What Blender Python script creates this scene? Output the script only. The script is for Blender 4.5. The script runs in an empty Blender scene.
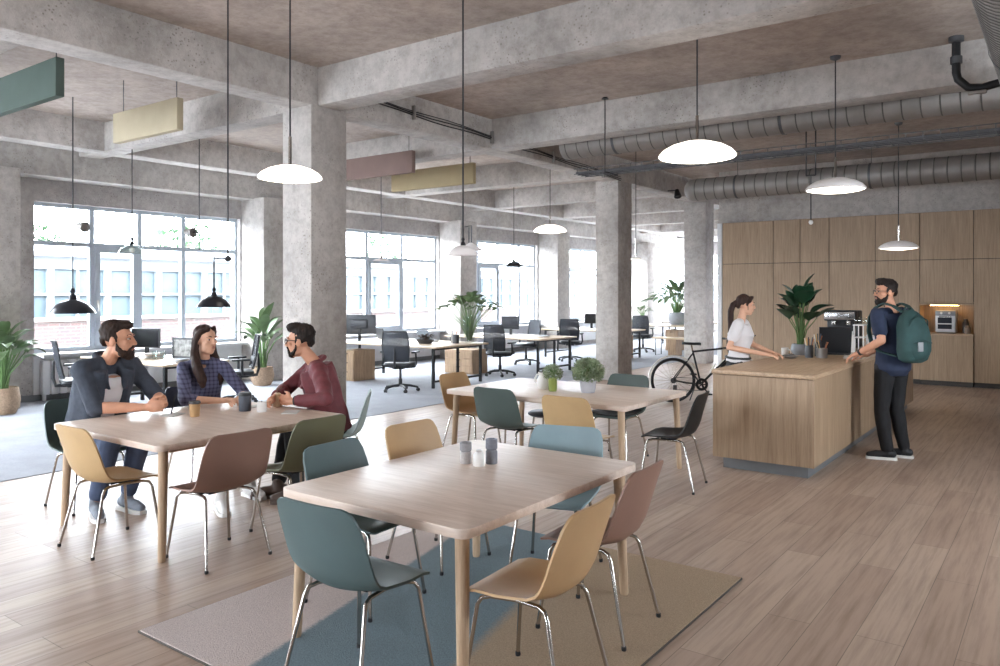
import bpy, bmesh, math, random
from mathutils import Vector, Matrix, noise
random.seed(7)
SC = bpy.context.scene
COL = SC.collection
PI = math.pi
R = math.radians
V = Vector

# ------------------------------------------------------------------ materials
def lin(h):
    h = h.lstrip('#')
    out = []
    for i in (0, 2, 4):
        c = int(h[i:i + 2], 16) / 255
        out.append(c / 12.92 if c <= .04045 else ((c + .055) / 1.055) ** 2.4)
    return out

def mul(c, k):
    return tuple(min(1, x * k) for x in c[:3]) + (1,)

def newmat(name):
    m = bpy.data.materials.new(name)
    m.use_nodes = True
    nt = m.node_tree
    return m, nt, nt.nodes['Principled BSDF']

def L(nt, a, b):
    nt.links.new(a, b)

def coords(nt, scale=(1, 1, 1), rot=(0, 0, 0)):
    tc = nt.nodes.new('ShaderNodeTexCoord')
    mp = nt.nodes.new('ShaderNodeMapping')
    mp.inputs['Scale'].default_value = scale
    mp.inputs['Rotation'].default_value = rot
    L(nt, tc.outputs['Object'], mp.inputs['Vector'])
    return mp.outputs['Vector']

def noise_n(nt, vec, scale, detail=4, rough=.55):
    n = nt.nodes.new('ShaderNodeTexNoise')
    n.inputs['Scale'].default_value = scale
    n.inputs['Detail'].default_value = detail
    n.inputs['Roughness'].default_value = rough
    L(nt, vec, n.inputs['Vector'])
    return n.outputs['Fac']

def ramp(nt, fac, stops):
    r = nt.nodes.new('ShaderNodeValToRGB')
    el = r.color_ramp.elements
    while len(el) < len(stops):
        el.new(.5)
    for e, (p, c) in zip(el, stops):
        e.position = p
        e.color = tuple(c[:3]) + (1,)
    L(nt, fac, r.inputs['Fac'])
    return r.outputs['Color']

def mix(nt, a, b, fac, mode='MIX'):
    n = nt.nodes.new('ShaderNodeMix')
    n.data_type = 'RGBA'
    n.blend_type = mode
    for s, v in ((n.inputs[0], fac), (n.inputs[6], a), (n.inputs[7], b)):
        if hasattr(v, 'default_value') or hasattr(v, 'links'):
            L(nt, v, s)
        else:
            s.default_value = v if not isinstance(v, (tuple, list)) else tuple(v[:3]) + (1,)
    return n.outputs[2]

def bump(nt, b, h, strength=.3, dist=.01):
    n = nt.nodes.new('ShaderNodeBump')
    n.inputs['Strength'].default_value = strength
    n.inputs['Distance'].default_value = dist
    L(nt, h, n.inputs['Height'])
    L(nt, n.outputs['Normal'], b.inputs['Normal'])

def mat(name, hexc, rough=.5, metal=0, var=.08, scale=9, bmp=0, bscale=120, stretch=(1, 1, 1), spec=.5, emit=None, estr=0):
    m, nt, b = newmat(name)
    c = lin(hexc)
    v = coords(nt, stretch)
    f = noise_n(nt, v, scale, 4)
    col = ramp(nt, f, [(.3, mul(c, 1 - var)), (.7, mul(c, 1 + var))])
    L(nt, col, b.inputs['Base Color'])
    b.inputs['Roughness'].default_value = rough
    b.inputs['Metallic'].default_value = metal
    b.inputs['Specular IOR Level'].default_value = spec
    if bmp:
        bump(nt, b, noise_n(nt, v, bscale, 3), bmp, .004)
    if emit:
        b.inputs['Emission Color'].default_value = tuple(lin(emit)) + (1,)
        b.inputs['Emission Strength'].default_value = estr
    return m

def concrete(name, hexc, dark=.72, pits=.5, bmp=.35):
    m, nt, b = newmat(name)
    c = lin(hexc)
    v = coords(nt)
    big = noise_n(nt, v, .9, 5, .6)
    col = ramp(nt, big, [(.3, mul(c, dark)), (.5, mul(c, .95)), (.72, mul(c, 1.14))])
    med = noise_n(nt, v, 9, 6, .7)
    col = mix(nt, col, ramp(nt, med, [(.3, (.55, .53, .51)), (.6, (1.04, 1.04, 1.04))]), .6, 'MULTIPLY')
    vo = nt.nodes.new('ShaderNodeTexVoronoi')
    vo.inputs['Scale'].default_value = 26
    L(nt, v, vo.inputs['Vector'])
    msk = noise_n(nt, v, 2.2, 3)
    pit = ramp(nt, vo.outputs['Distance'], [(.12, (.45, .42, .4)), (.3, (1, 1, 1))])
    pm = ramp(nt, msk, [(.45, (0, 0, 0)), (.65, (pits, pits, pits))])
    col = mix(nt, col, mix(nt, col, pit, 1.0, 'MULTIPLY'), pm)
    L(nt, col, b.inputs['Base Color'])
    b.inputs['Roughness'].default_value = .85
    b.inputs['Specular IOR Level'].default_value = .25
    bump(nt, b, noise_n(nt, v, 30, 8, .7), bmp, .012)
    return m

def wood(name, c1, c2, stretch=(40, 40, 1.6), rough=.5, fine=.35, spec=.4):
    m, nt, b = newmat(name)
    a, d = lin(c1), lin(c2)
    v = coords(nt, stretch)
    f = noise_n(nt, v, 1.0, 6, .62)
    col = ramp(nt, f, [(.32, d), (.62, a)])
    v2 = coords(nt, tuple(s * 4 for s in stretch))
    f2 = noise_n(nt, v2, 1.0, 3, .6)
    col = mix(nt, col, ramp(nt, f2, [(.35, (.72, .7, .67)), (.6, (1, 1, 1))]), fine, 'MULTIPLY')
    v3 = coords(nt, tuple(max(s * .06, .25) for s in stretch))
    col = mix(nt, col, ramp(nt, noise_n(nt, v3, 2.0, 2), [(.3, (.86, .85, .84)), (.7, (1, 1, 1))]), .8, 'MULTIPLY')
    L(nt, col, b.inputs['Base Color'])
    b.inputs['Roughness'].default_value = rough
    b.inputs['Specular IOR Level'].default_value = spec
    bump(nt, b, f2, .08, .002)
    return m

def plank_floor(name):
    m, nt, b = newmat(name)
    v = coords(nt, (1, 1, 1), (0, 0, R(90)))
    br = nt.nodes.new('ShaderNodeTexBrick')
    br.inputs['Scale'].default_value = 1
    br.inputs['Brick Width'].default_value = 1.75
    br.inputs['Row Height'].default_value = .215
    br.inputs['Mortar Size'].default_value = .0022
    br.inputs['Mortar Smooth'].default_value = .3
    br.inputs['Bias'].default_value = 0
    br.offset = .37
    br.inputs['Color1'].default_value = tuple(lin('#b7a291')) + (1,)
    br.inputs['Color2'].default_value = tuple(lin('#a68f7f')) + (1,)
    br.inputs['Mortar'].default_value = tuple(lin('#75655a')) + (1,)
    L(nt, v, br.inputs['Vector'])
    g = coords(nt, (26, 1.3, 1))
    f = noise_n(nt, g, 1, 7, .65)
    col = mix(nt, br.outputs['Color'], ramp(nt, f, [(.3, (.6, .57, .54)), (.56, (1, 1, 1)), (.75, (1.0, .98, .95))]), .75, 'MULTIPLY')
    g2 = coords(nt, (1.1, .7, 1))
    col = mix(nt, col, ramp(nt, noise_n(nt, g2, 1, 5, .6), [(.3, (.84, .82, .8)), (.7, (1, 1, 1))]), .8, 'MULTIPLY')
    L(nt, col, b.inputs['Base Color'])
    b.inputs['Specular IOR Level'].default_value = .5
    rr = ramp(nt, f, [(.3, (.5,) * 3), (.7, (.4,) * 3)])
    L(nt, rr, b.inputs['Roughness'])
    n = nt.nodes.new('ShaderNodeBump')
    n.inputs['Strength'].default_value = .25
    n.inputs['Distance'].default_value = .002
    L(nt, br.outputs['Fac'], n.inputs['Height'])
    n.invert = True
    n2 = nt.nodes.new('ShaderNodeBump')
    n2.inputs['Strength'].default_value = .1
    n2.inputs['Distance'].default_value = .003
    L(nt, f, n2.inputs['Height'])
    L(nt, n.outputs['Normal'], n2.inputs['Normal'])
    L(nt, n2.outputs['Normal'], b.inputs['Normal'])
    return m

def pile(name, hexc, var=.3, sc=160, bmp=.8):
    m, nt, b = newmat(name)
    c = lin(hexc)
    v = coords(nt)
    f = noise_n(nt, v, sc, 3, .7)
    col = ramp(nt, f, [(.3, mul(c, 1 - var)), (.7, mul(c, 1 + var))])
    col = mix(nt, col, ramp(nt, noise_n(nt, v, 3, 4), [(.3, (.86,) * 3), (.7, (1, 1, 1))]), 1.0, 'MULTIPLY')
    L(nt, col, b.inputs['Base Color'])
    b.inputs['Roughness'].default_value = .95
    b.inputs['Specular IOR Level'].default_value = .15
    bump(nt, b, f, bmp, .008)
    return m

def glass(name, tint=(1, 1, 1), refl=.07):
    m, nt, b = newmat(name)
    nt.nodes.remove(b)
    out = nt.nodes['Material Output']
    t = nt.nodes.new('ShaderNodeBsdfTransparent')
    t.inputs['Color'].default_value = tuple(tint) + (1,)
    g = nt.nodes.new('ShaderNodeBsdfGlossy')
    g.inputs['Roughness'].default_value = .03
    mx = nt.nodes.new('ShaderNodeMixShader')
    mx.inputs[0].default_value = refl
    L(nt, t.outputs[0], mx.inputs[1])
    L(nt, g.outputs[0], mx.inputs[2])
    L(nt, mx.outputs[0], out.inputs['Surface'])
    return m

def brickmat(name, c1, c2, mortar, scale=1):
    m, nt, b = newmat(name)
    v = coords(nt, (1, 1, 1), (R(90), 0, R(90)))
    br = nt.nodes.new('ShaderNodeTexBrick')
    br.inputs['Scale'].default_value = scale
    br.inputs['Brick Width'].default_value = .26
    br.inputs['Row Height'].default_value = .085
    br.inputs['Mortar Size'].default_value = .008
    for k, c in (('Color1', c1), ('Color2', c2), ('Mortar', mortar)):
        br.inputs[k].default_value = tuple(lin(c)) + (1,)
    tc = nt.nodes.new('ShaderNodeTexCoord')
    sp = nt.nodes.new('ShaderNodeSeparateXYZ')
    cb = nt.nodes.new('ShaderNodeCombineXYZ')
    L(nt, tc.outputs['Object'], sp.inputs[0])
    L(nt, sp.outputs['Y'], cb.inputs['X'])
    L(nt, sp.outputs['Z'], cb.inputs['Y'])
    L(nt, cb.outputs[0], br.inputs['Vector'])
    L(nt, br.outputs['Color'], b.inputs['Base Color'])
    b.inputs['Roughness'].default_value = .9
    return m

def plaid(name):
    m, nt, b = newmat(name)
    v = coords(nt)
    col = None
    for i, (d, c) in enumerate((('X', '#5d5a78'), ('Z', '#4a4763'))):
        w = nt.nodes.new('ShaderNodeTexWave')
        w.bands_direction = d
        w.inputs['Scale'].default_value = 9
        w.inputs['Distortion'].default_value = .6
        L(nt, v, w.inputs['Vector'])
        r = ramp(nt, w.outputs['Fac'], [(.55, lin('#5c5d78')), (.8, lin('#33324a'))])
        col = r if col is None else mix(nt, col, r, .5)
    L(nt, col, b.inputs['Base Color'])
    b.inputs['Roughness'].default_value = .85
    return m

# ------------------------------------------------------------------ mesh building
class MB:
    def __init__(s):
        s.bm = bmesh.new()
        s.mi = 0

    def face(s, vs):
        try:
            f = s.bm.faces.new(vs)
            f.material_index = s.mi
            return f
        except ValueError:
            return None

    def box(s, x0, x1, y0, y1, z0, z1, b=0, seg=2):
        vs = [s.bm.verts.new((x, y, z)) for z in (z0, z1) for y in (y0, y1) for x in (x0, x1)]
        fs = [s.face([vs[i] for i in q]) for q in ((0, 2, 3, 1), (4, 5, 7, 6), (0, 1, 5, 4), (2, 6, 7, 3), (0, 4, 6, 2), (1, 3, 7, 5))]
        if b:
            es = list({e for f in fs for e in f.edges})
            bmesh.ops.bevel(s.bm, geom=es, offset=b, segments=seg, profile=.5, affect='EDGES', clamp_overlap=True)
        return s

    def obox(s, c, ax, ay, az, hx, hy, hz):
        """box about c with axis directions and half sizes"""
        c = V(c)
        ax, ay, az = V(ax).normalized(), V(ay).normalized(), V(az).normalized()
        vs = [s.bm.verts.new(c + ax * hx * i + ay * hy * j + az * hz * k) for k in (-1, 1) for j in (-1, 1) for i in (-1, 1)]
        for q in ((0, 2, 3, 1), (4, 5, 7, 6), (0, 1, 5, 4), (2, 6, 7, 3), (0, 4, 6, 2), (1, 3, 7, 5)):
            s.face([vs[i] for i in q])
        return s

    def loft(s, rings, cap=True, closed=True):
        rows = [[s.bm.verts.new(p) for p in r] for r in rings]
        n = len(rows[0])
        for a, b in zip(rows, rows[1:]):
            for i in range(n if closed else n - 1):
                j = (i + 1) % n
                s.face((a[i], a[j], b[j], b[i]))
        if cap:
            s.face(list(reversed(rows[0])))
            s.face(rows[-1])
        return s

    def tube(s, pts, r, seg=8, cap=True, closed=False):
        pts = [V(p) for p in pts]
        n = len(pts)
        rs = r if isinstance(r, (list, tuple)) else [r] * n
        rings = []
        up = None
        for i, p in enumerate(pts):
            if closed:
                t = pts[(i + 1) % n] - pts[i - 1]
            else:
                t = pts[min(i + 1, n - 1)] - pts[max(i - 1, 0)]
            t.normalize()
            if up is None:
                up = V((0, 0, 1)) if abs(t.z) < .9 else V((1, 0, 0))
            up = (up - t * up.dot(t))
            if up.length < 1e-5:
                up = t.orthogonal()
            up.normalize()
            sd = t.cross(up)
            rings.append([p + (up * math.cos(2 * PI * k / seg) + sd * math.sin(2 * PI * k / seg)) * rs[i] for k in range(seg)])
        if closed:
            rows = [[s.bm.verts.new(p) for p in q] for q in rings]
            for i in range(n):
                a, b = rows[i], rows[(i + 1) % n]
                for k in range(seg):
                    s.face((a[k], a[(k + 1) % seg], b[(k + 1) % seg], b[k]))
        else:
            s.loft(rings, cap)
        return s

    def lathe(s, prof, c=(0, 0, 0), seg=24, axis='z', mtx=None):
        c = V(c)
        rows = []
        for (r, z) in prof:
            if r < 1e-6:
                pts = [V((0, 0, z))]
            else:
                pts = [V((r * math.cos(2 * PI * k / seg), r * math.sin(2 * PI * k / seg), z)) for k in range(seg)]
            if mtx:
                pts = [mtx @ p for p in pts]
            rows.append([s.bm.verts.new(c + p) for p in pts])
        for a, b in zip(rows, rows[1:]):
            for k in range(seg):
                j = (k + 1) % seg
                if len(a) == 1 and len(b) == 1:
                    continue
                if len(a) == 1:
                    s.face((a[0], b[j], b[k]))
                elif len(b) == 1:
                    s.face((a[k], a[j], b[0]))
                else:
                    s.face((a[k], a[j], b[j], b[k]))
        return s

    def ell(s, c, r, rot=None, seg=14, rings=9):
        rr = r if isinstance(r, (tuple, list)) else (r, r, r)
        m = Matrix.Diagonal(V(rr)).to_3x3()
        if rot is not None:
            m = rot @ m
        prof = [(math.sin(PI * i / rings), -math.cos(PI * i / rings)) for i in range(rings + 1)]
        prof[0] = (0, -1)
        prof[-1] = (0, 1)
        return s.lathe(prof, c, seg, mtx=m)

    def cap(s, p0, r0, p1, r1, seg=12):
        p0, p1 = V(p0), V(p1)
        s.ell(p0, r0, seg=seg, rings=8)
        s.ell(p1, r1, seg=seg, rings=8)
        if (p1 - p0).length > 1e-4:
            s.tube([p0, p1], [r0, r1], seg)
        return s

    def chain(s, pts, rs):
        for i in range(len(pts) - 1):
            s.cap(pts[i], rs[i], pts[i + 1], rs[i + 1])
        return s

    def sheet(s, grid, th):
        """thick curved sheet through a grid of points"""
        ni, nj = len(grid), len(grid[0])
        top, bot = [], []
        for i in range(ni):
            a, b = [], []
            for j in range(nj):
                du = V(grid[min(i + 1, ni - 1)][j]) - V(grid[max(i - 1, 0)][j])
                dv = V(grid[i][min(j + 1, nj - 1)]) - V(grid[i][max(j - 1, 0)])
                n = du.cross(dv)
                n = n.normalized() if n.length > 1e-9 else V((0, 0, 1))
                p = V(grid[i][j])
                a.append(s.bm.verts.new(p + n * th / 2))
                b.append(s.bm.verts.new(p - n * th / 2))
            top.append(a)
            bot.append(b)
        for i in range(ni - 1):
            for j in range(nj - 1):
                s.face((top[i][j], top[i + 1][j], top[i + 1][j + 1], top[i][j + 1]))
                s.face((bot[i][j], bot[i][j + 1], bot[i + 1][j + 1], bot[i + 1][j]))
        for i in range(ni - 1):
            s.face((top[i][0], bot[i][0], bot[i + 1][0], top[i + 1][0]))
            s.face((top[i][-1], top[i + 1][-1], bot[i + 1][-1], bot[i][-1]))
        for j in range(nj - 1):
            s.face((top[0][j], top[0][j + 1], bot[0][j + 1], bot[0][j]))
            s.face((top[-1][j], bot[-1][j], bot[-1][j + 1], top[-1][j + 1]))
        return s

    def rslab(s, x0, x1, y0, y1, z0, z1, rad=.05, b=.006, n=6):
        def ring(z, i):
            return [(x, y, z) for x, y in rrect(x0 + i, x1 - i, y0 + i, y1 - i, max(rad - i, .002), n)]
        return s.loft([ring(z0, b), ring(z0 + b * .3, b * .3), ring(z0 + b, 0), ring(z1 - b, 0), ring(z1 - b * .3, b * .3), ring(z1, b)])

    def leaf(s, base, d, ln, w, droop=.3, fold=.15, n=6, roll=0):
        d = V(d).normalized()
        side = d.cross(V((0, 0, 1)))
        if side.length < .05:
            side = V((math.cos(roll), math.sin(roll), 0))
        side.normalize()
        up = side.cross(d).normalized()
        if roll:
            q = Matrix.Rotation(roll, 3, d)
            side, up = q @ side, q @ up
        p = V(base)
        rows = []
        cur = d.copy()
        for i in range(n + 1):
            t = i / n
            ww = w * (math.sin(PI * min(1, t ** .85)) ** .75 if 0 < t < 1 else .03) * .5
            upc = side.cross(cur).normalized()
            rows.append([p - side * ww + upc * ww * fold * 2, p.copy(), p + side * ww + upc * ww * fold * 2])
            cur = (cur + V((0, 0, -1)) * droop / n * (1 + t)).normalized()
            p = p + cur * ln / n
        vs = [[s.bm.verts.new(q) for q in r] for r in rows]
        for a, b in zip(vs, vs[1:]):
            s.face((a[0], a[1], b[1], b[0]))
            s.face((a[1], a[2], b[2], b[1]))
        return s

    def mesh(s, name, mats, smooth=True, ang=38, recalc=True):
        if recalc:
            bmesh.ops.recalc_face_normals(s.bm, faces=s.bm.faces[:])
        if smooth:
            for f in s.bm.faces:
                f.smooth = True
            lim = R(ang)
            for e in s.bm.edges:
                if len(e.link_faces) == 2 and e.calc_face_angle(0) > lim:
                    e.smooth = False
        me = bpy.data.meshes.new(name)
        s.bm.to_mesh(me)
        s.bm.free()
        for m in (mats if isinstance(mats, (list, tuple)) else [mats]):
            me.materials.append(m)
        return me

def rrect(x0, x1, y0, y1, r, n=6):
    out = []
    for cx, cy, a in ((x1 - r, y1 - r, 0), (x0 + r, y1 - r, 90), (x0 + r, y0 + r, 180), (x1 - r, y0 + r, 270)):
        for k in range(n + 1):
            t = R(a + 90 * k / n)
            out.append((cx + r * math.cos(t), cy + r * math.sin(t)))
    return out

def link(o, parent=None):
    COL.objects.link(o)
    if parent:
        o.parent = parent
    return o

def obj(name, mb, mats, parent=None, label=None, **kw):
    o = bpy.data.objects.new(name, mb.mesh(name, mats, **kw))
    if label:
        o['label'] = label
    return link(o, parent)

def thing(name, label, cat, loc=(0, 0, 0), rz=0, group=None):
    o = bpy.data.objects.new(name, None)
    o.empty_display_size = .1
    o.location = loc
    o.rotation_euler = (0, 0, R(rz))
    o['label'] = label
    o['category'] = cat
    if group:
        o['group'] = group
    return link(o)

def single(name, mb, mats, label, cat, loc=(0, 0, 0), rz=0, group=None, **kw):
    o = obj(name, mb, mats, None, label, **kw)
    o.location = loc
    o.rotation_euler = (0, 0, R(rz))
    o['category'] = cat
    if group:
        o['group'] = group
    return o

def struct(name, mb, mats, parent=None, **kw):
    o = obj(name, mb, mats, parent, **kw)
    if not parent:
        o['kind'] = 'structure'
    return o

def dup(root, loc, rz, label, group=None, recol=None):
    def cp(o, par):
        c = o.copy()
        COL.objects.link(c)
        c.parent = par
        if recol:
            k = c.name.split('.')[0]
            if k in recol and c.type == 'MESH':
                c.material_slots[0].link = 'OBJECT'
                c.material_slots[0].material = recol[k]
        for ch in list(o.children):
            if ch.name in names:
                cp(ch, c)
        return c
    names = {root.name} | {x.name for x in root.children_recursive}
    r = cp(root, None)
    r.location = loc
    r.rotation_euler = (0, 0, R(rz))
    r['label'] = label
    if group:
        r['group'] = group
    return r

def recolor(root, recol):
    for c in root.children_recursive:
        k = c.name.split('.')[0]
        if k in recol and c.type == 'MESH':
            c.material_slots[0].link = 'OBJECT'
            c.material_slots[0].material = recol[k]

def blob(mb, name, mats, voxel=.008, smooth=4, disp=0, dscale=30, fac=.5):
    """union of overlapping closed shells as one continuous smooth skin"""
    bmesh.ops.recalc_face_normals(mb.bm, faces=mb.bm.faces[:])
    me = bpy.data.meshes.new('tmp')
    mb.bm.to_mesh(me)
    mb.bm.free()
    o = bpy.data.objects.new('tmp', me)
    COL.objects.link(o)
    m = o.modifiers.new('r', 'REMESH')
    m.mode = 'VOXEL'
    m.voxel_size = voxel
    if smooth:
        m = o.modifiers.new('s', 'SMOOTH')
        m.factor = fac
        m.iterations = smooth
    dg = bpy.context.evaluated_depsgraph_get()
    dg.update()
    out = bpy.data.meshes.new_from_object(o.evaluated_get(dg))
    bpy.data.objects.remove(o)
    bpy.data.meshes.remove(me)
    out.name = name
    if disp:
        nrm = [v.normal.copy() for v in out.vertices]
        for v, n in zip(out.vertices, nrm):
            v.co = v.co + n * disp * noise.noise(V((v.co.x, v.co.y, v.co.z * .45)) * dscale)
    for p in out.polygons:
        p.use_smooth = True
    out.materials.clear()
    for q in (mats if isinstance(mats, (list, tuple)) else [mats]):
        out.materials.append(q)
    return out

def blobj(name, mb, mats, parent, label=None, **kw):
    o = bpy.data.objects.new(name, blob(mb, name, mats, **kw))
    if label:
        o['label'] = label
    return link(o, parent)
# ------------------------------------------------------------------ material set
M_ = {}
M_['concrete'] = concrete('concrete', '#bab4af', .68, .8, .55)
M_['concrete_rough'] = concrete('concrete_rough', '#b5b0ae', .68, 1.0, .7)
M_['slab'] = concrete('concrete_slab', '#b3a69d', .72, .4)
M_['plaster'] = concrete('plaster', '#c4bfbd', .8, .7, .3)
M_['white_wall'] = mat('white_wall', '#dedee0', .8, var=.04)
M_['floor'] = plank_floor('plank_floor')
M_['carpet'] = pile('office_carpet', '#a2a5ac', .12, 90, .4)
M_['oak'] = wood('oak_panel', '#b0977c', '#987f66', (45, 45, 1.5), .5)
M_['oak_top'] = wood('oak_worktop', '#c4a98c', '#ad9176', (36, 2, 36), .4)
M_['table_wood'] = wood('table_wood', '#e8d6c8', '#dac5b5', (2.2, 26, 26), .42, .2)
M_['table_leg'] = wood('table_leg_wood', '#c7ad92', '#b2977b', (26, 26, 2), .45)
M_['desk_wood'] = wood('desk_wood', '#dcc8ae', '#c8b093', (2, 24, 24), .4)
M_['ped_wood'] = wood('pedestal_wood', '#b89c7f', '#9a8068', (24, 24, 2), .5)
M_['frame_metal'] = mat('window_frame_paint', '#bcc5cf', .45, 0, .03)
M_['black'] = mat('black_metal', '#1b1c1f', .4, .3, .05)
M_['black_plastic'] = mat('black_plastic', '#1d1f23', .5, 0, .05)
M_['cord'] = mat('cord_black', '#26262a', .6, 0, .02)
M_['chrome'] = mat('chrome', '#b9b4ae', .17, 1, .03)
M_['rubber'] = mat('rubber', '#17171a', .7, 0, .03)
M_['galv'] = mat('galvanised_steel', '#8f8a86', .5, .35, .12, 4)
M_['seam'] = mat('duct_seam', '#55524f', .6, .3, .1)
M_['galv_dark'] = mat('dark_steel', '#5a5b5e', .5, .6, .1)
M_['plinth'] = mat('plinth_grey', '#77797c', .5, .3, .05)
M_['toe'] = mat('toe_kick', '#3a342f', .6, 0, .05)
M_['glass'] = glass('window_glass', (.98, .99, 1), .05)
M_['clear'] = glass('clear_glass', (.93, .96, .95), .12)
M_['lamp_white'] = mat('opal_shade', '#efefef', .4, 0, .01, emit='#fff6ea', estr=2.2)
M_['lamp_shade'] = mat('white_shade', '#e6e2e2', .4, 0, .01, emit='#fff6ee', estr=.12)
M_['lamp_glow'] = mat('lamp_diffuser', '#ffffff', .5, 0, 0, emit='#fff2e0', estr=7)
M_['lamp_soft'] = mat('lamp_diffuser_soft', '#ffffff', .5, 0, 0, emit='#fff2e0', estr=3)
M_['led'] = mat('led_strip', '#ffffff', .5, 0, 0, emit='#ffcf85', estr=26)
M_['lamp_black'] = mat('black_lamp_shade', '#25262b', .32, .4, .04)
M_['white'] = mat('white_ceramic', '#e4e1dd', .35, 0, .03)
M_['paper'] = mat('paper', '#c4c2bf', .8, 0, .02)
M_['soil'] = mat('soil', '#3b2f26', .95, 0, .3, 40, .5)
M_['felt_green'] = pile('felt_green', '#525d57', .12, 200, .2)
M_['felt_cream'] = pile('felt_cream', '#b0a48c', .1, 200, .2)
M_['felt_brown'] = pile('felt_brown', '#7d6a64', .12, 200, .2)
M_['felt_yellow'] = pile('felt_yellow', '#a09072', .12, 200, .2)
CH = {k: mat('chair_' + k, h, .5, 0, .06, 5, .05, 250, spec=.4) for k, h in dict(
    teal='#506263', sky='#879da3', mustard='#b8966d', tan='#b7996f', rust='#88685a', olive='#66664f',
    green='#4b5b57', sage='#94a4a2', navy='#393e4b', black='#1a1a1b', deep='#4d5a57').items()}

# ------------------------------------------------------------------ room shell
CEIL = 4.27
BEAM = 3.83
def wall(name, length, h, openings, th, loc, rz, m):
    """wall in its own frame: x along it, y outward; openings (u0,u1,z0,z1)"""
    mb = MB()
    u = 0
    for (a, b, z0, z1) in sorted(openings):
        mb.box(u, a, 0, th, 0, h)
        if z0 > 0:
            mb.box(a, b, 0, th, 0, z0)
        mb.box(a, b, 0, th, z1, h)
        u = b
    mb.box(u, length, 0, th, 0, h)
    o = struct(name, mb, m, smooth=False)
    o.location = loc
    o.rotation_euler = (0, 0, R(rz))
    return o

WN = [0]
portals = []
def window(u0, u1, z0, z1, mull, tz, sash, loc, rz, recess=.1):
    WN[0] += 1
    e = bpy.data.objects.new('window_%d' % WN[0], None)
    e.location = loc
    e.rotation_euler = (0, 0, R(rz))
    e['kind'] = 'structure'
    link(e)
    f = MB()
    y0, y1, w = recess, recess + .08, .045
    for a, b in ((u0, u0 + w), (u1 - w, u1)):
        f.box(a, b, y0, y1, z0, z1)
    f.box(u0 + w, u1 - w, y0 + .003, y1, z0, z0 + .07)
    f.box(u0 + w, u1 - w, y0 + .003, y1, z1 - .06, z1)
    f.box(u0 + w, u1 - w, y0 + .005, y1, tz - .035, tz + .035)
    xs = [u0] + list(mull) + [u1]
    for m in mull:
        f.box(m - .04, m + .04, y0 + .002, y1, z0, z1)
    obj('frame', f, M_['frame_metal'], e, smooth=False)
    for i, (a, b) in enumerate(zip(xs, xs[1:])):
        for za, zb in ((z0 + .05, tz - .02), (tz + .02, z1 - .04)):
            p = MB()
            p.box(a + .02, b - .02, y0 + .035, y0 + .041, za, zb)
            obj('pane', p, M_['glass'], e, smooth=False)
        if i in sash:
            s = MB()
            k = .085
            A, B = a + .042, b - .042
            for q in ((A, A + k, z0 + .07, tz - .036), (B - k, B, z0 + .07, tz - .036), (A + k, B - k, z0 + .07, z0 + .07 + k), (A + k, B - k, tz - .036 - k, tz - .036)):
                s.box(q[0], q[1], y0 - .02, y1 - .01, q[2], q[3])
            sh = obj('sash', s, M_['frame_metal'], e, smooth=False)
            h = MB()
            hx = A + k / 2
            h.tube([(hx, y0 - .02, 1.5), (hx, y0 - .06, 1.5), (hx, y0 - .065, 1.38)], .013, 6)
            h.box(hx - .018, hx + .018, y0 - .026, y0 - .018, 1.44, 1.56)
            obj('handle', h, M_['white'], sh)
    portals.append((loc, rz, (u0 + u1) / 2, (z0 + z1) / 2, u1 - u0, z1 - z0))
    return e

# floors
mb = MB(); mb.box(-13.3, 3.3, -5.3, 32.3, -.3, 0); struct('floor', mb, M_['floor'], smooth=False)
mb = MB(); mb.box(-12.95, -7.72, -4.9, 31.9, 0, .006)
single('office_carpet', mb, M_['carpet'], 'grey office carpet covering the floor on the window side of the room', 'carpet', smooth=False)
mb = MB(); mb.box(-13.3, 3.3, -5.3, 32.3, CEIL, CEIL + .3); struct('ceiling', mb, M_['slab'], smooth=False)

LW = [(-3.9, -.3), (.5, 4.2), (5.45, 9.17), (9.92, 15.05), (15.78, 19.6), (20.4, 25.7), (26.4, 31.2)]
MU = [(-3.0, -2.1, -1.2), (1.4, 2.3, 3.2), (6.39, 7.21, 8.04), (10.9, 11.75, 12.64, 13.81), (16.8, 17.75, 18.79), (21.4, 22.4, 23.6, 24.6), (27.2, 28.1, 29.0, 30.1)]
SA = [(1,), (1,), (1,), (3,), (1,), (1,), (1,)]
Z0, Z1, TZ = .74, 3.12, 2.48
wall('wall_left', 37, CEIL, [(a + 5, b + 5, Z0, Z1) for a, b in LW], .32, (-13, -5, 0), 90, M_['concrete_rough'])
for (a, b), m, s in zip(LW, MU, SA):
    window(a + 5, b + 5, Z0, Z1, [q + 5 for q in m], TZ, s, (-13, -5, 0), 90)
wall('wall_back', 16, CEIL, [(6.5, 9, .9, 3.0), (11, 15.2, .3, 3.4)], .3, (3, -5, 0), 180, M_['concrete_rough'])  # wall out of view; its openings are added to brighten the room
window(6.5, 9, .9, 3.0, [7.7], 2.4, (1,), (3, -5, 0), 180)  # added window behind the camera, brings in more daylight
window(11, 15.2, .3, 3.4, [12.1, 13.2, 14.3], 2.5, (1,), (3, -5, 0), 180)  # second added window out of view, lifts the general light
wall('wall_end', 16.3, CEIL, [(.6, 5.9, .5, 3.3)], .3, (-13, 32, 0), 0, M_['plaster'])
window(.6, 5.9, .5, 3.3, [1.9, 3.2, 4.5], 2.5, (1,), (-13, 32, 0), 0)  # window added in the end wall for extra light at the far end
wall('wall_right', 37.3, CEIL, [(25.2, 27.4, 1.3, 3.0)], .3, (3, 32.3, 0), -90, M_['plaster'])  # opening added out of frame to let light in from the right

window(25.2, 27.4, 1.3, 3.0, [26.3], 2.4, (1,), (3, 32.3, 0), -90)  # added unseen window, lights the faces turned to the right
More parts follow.
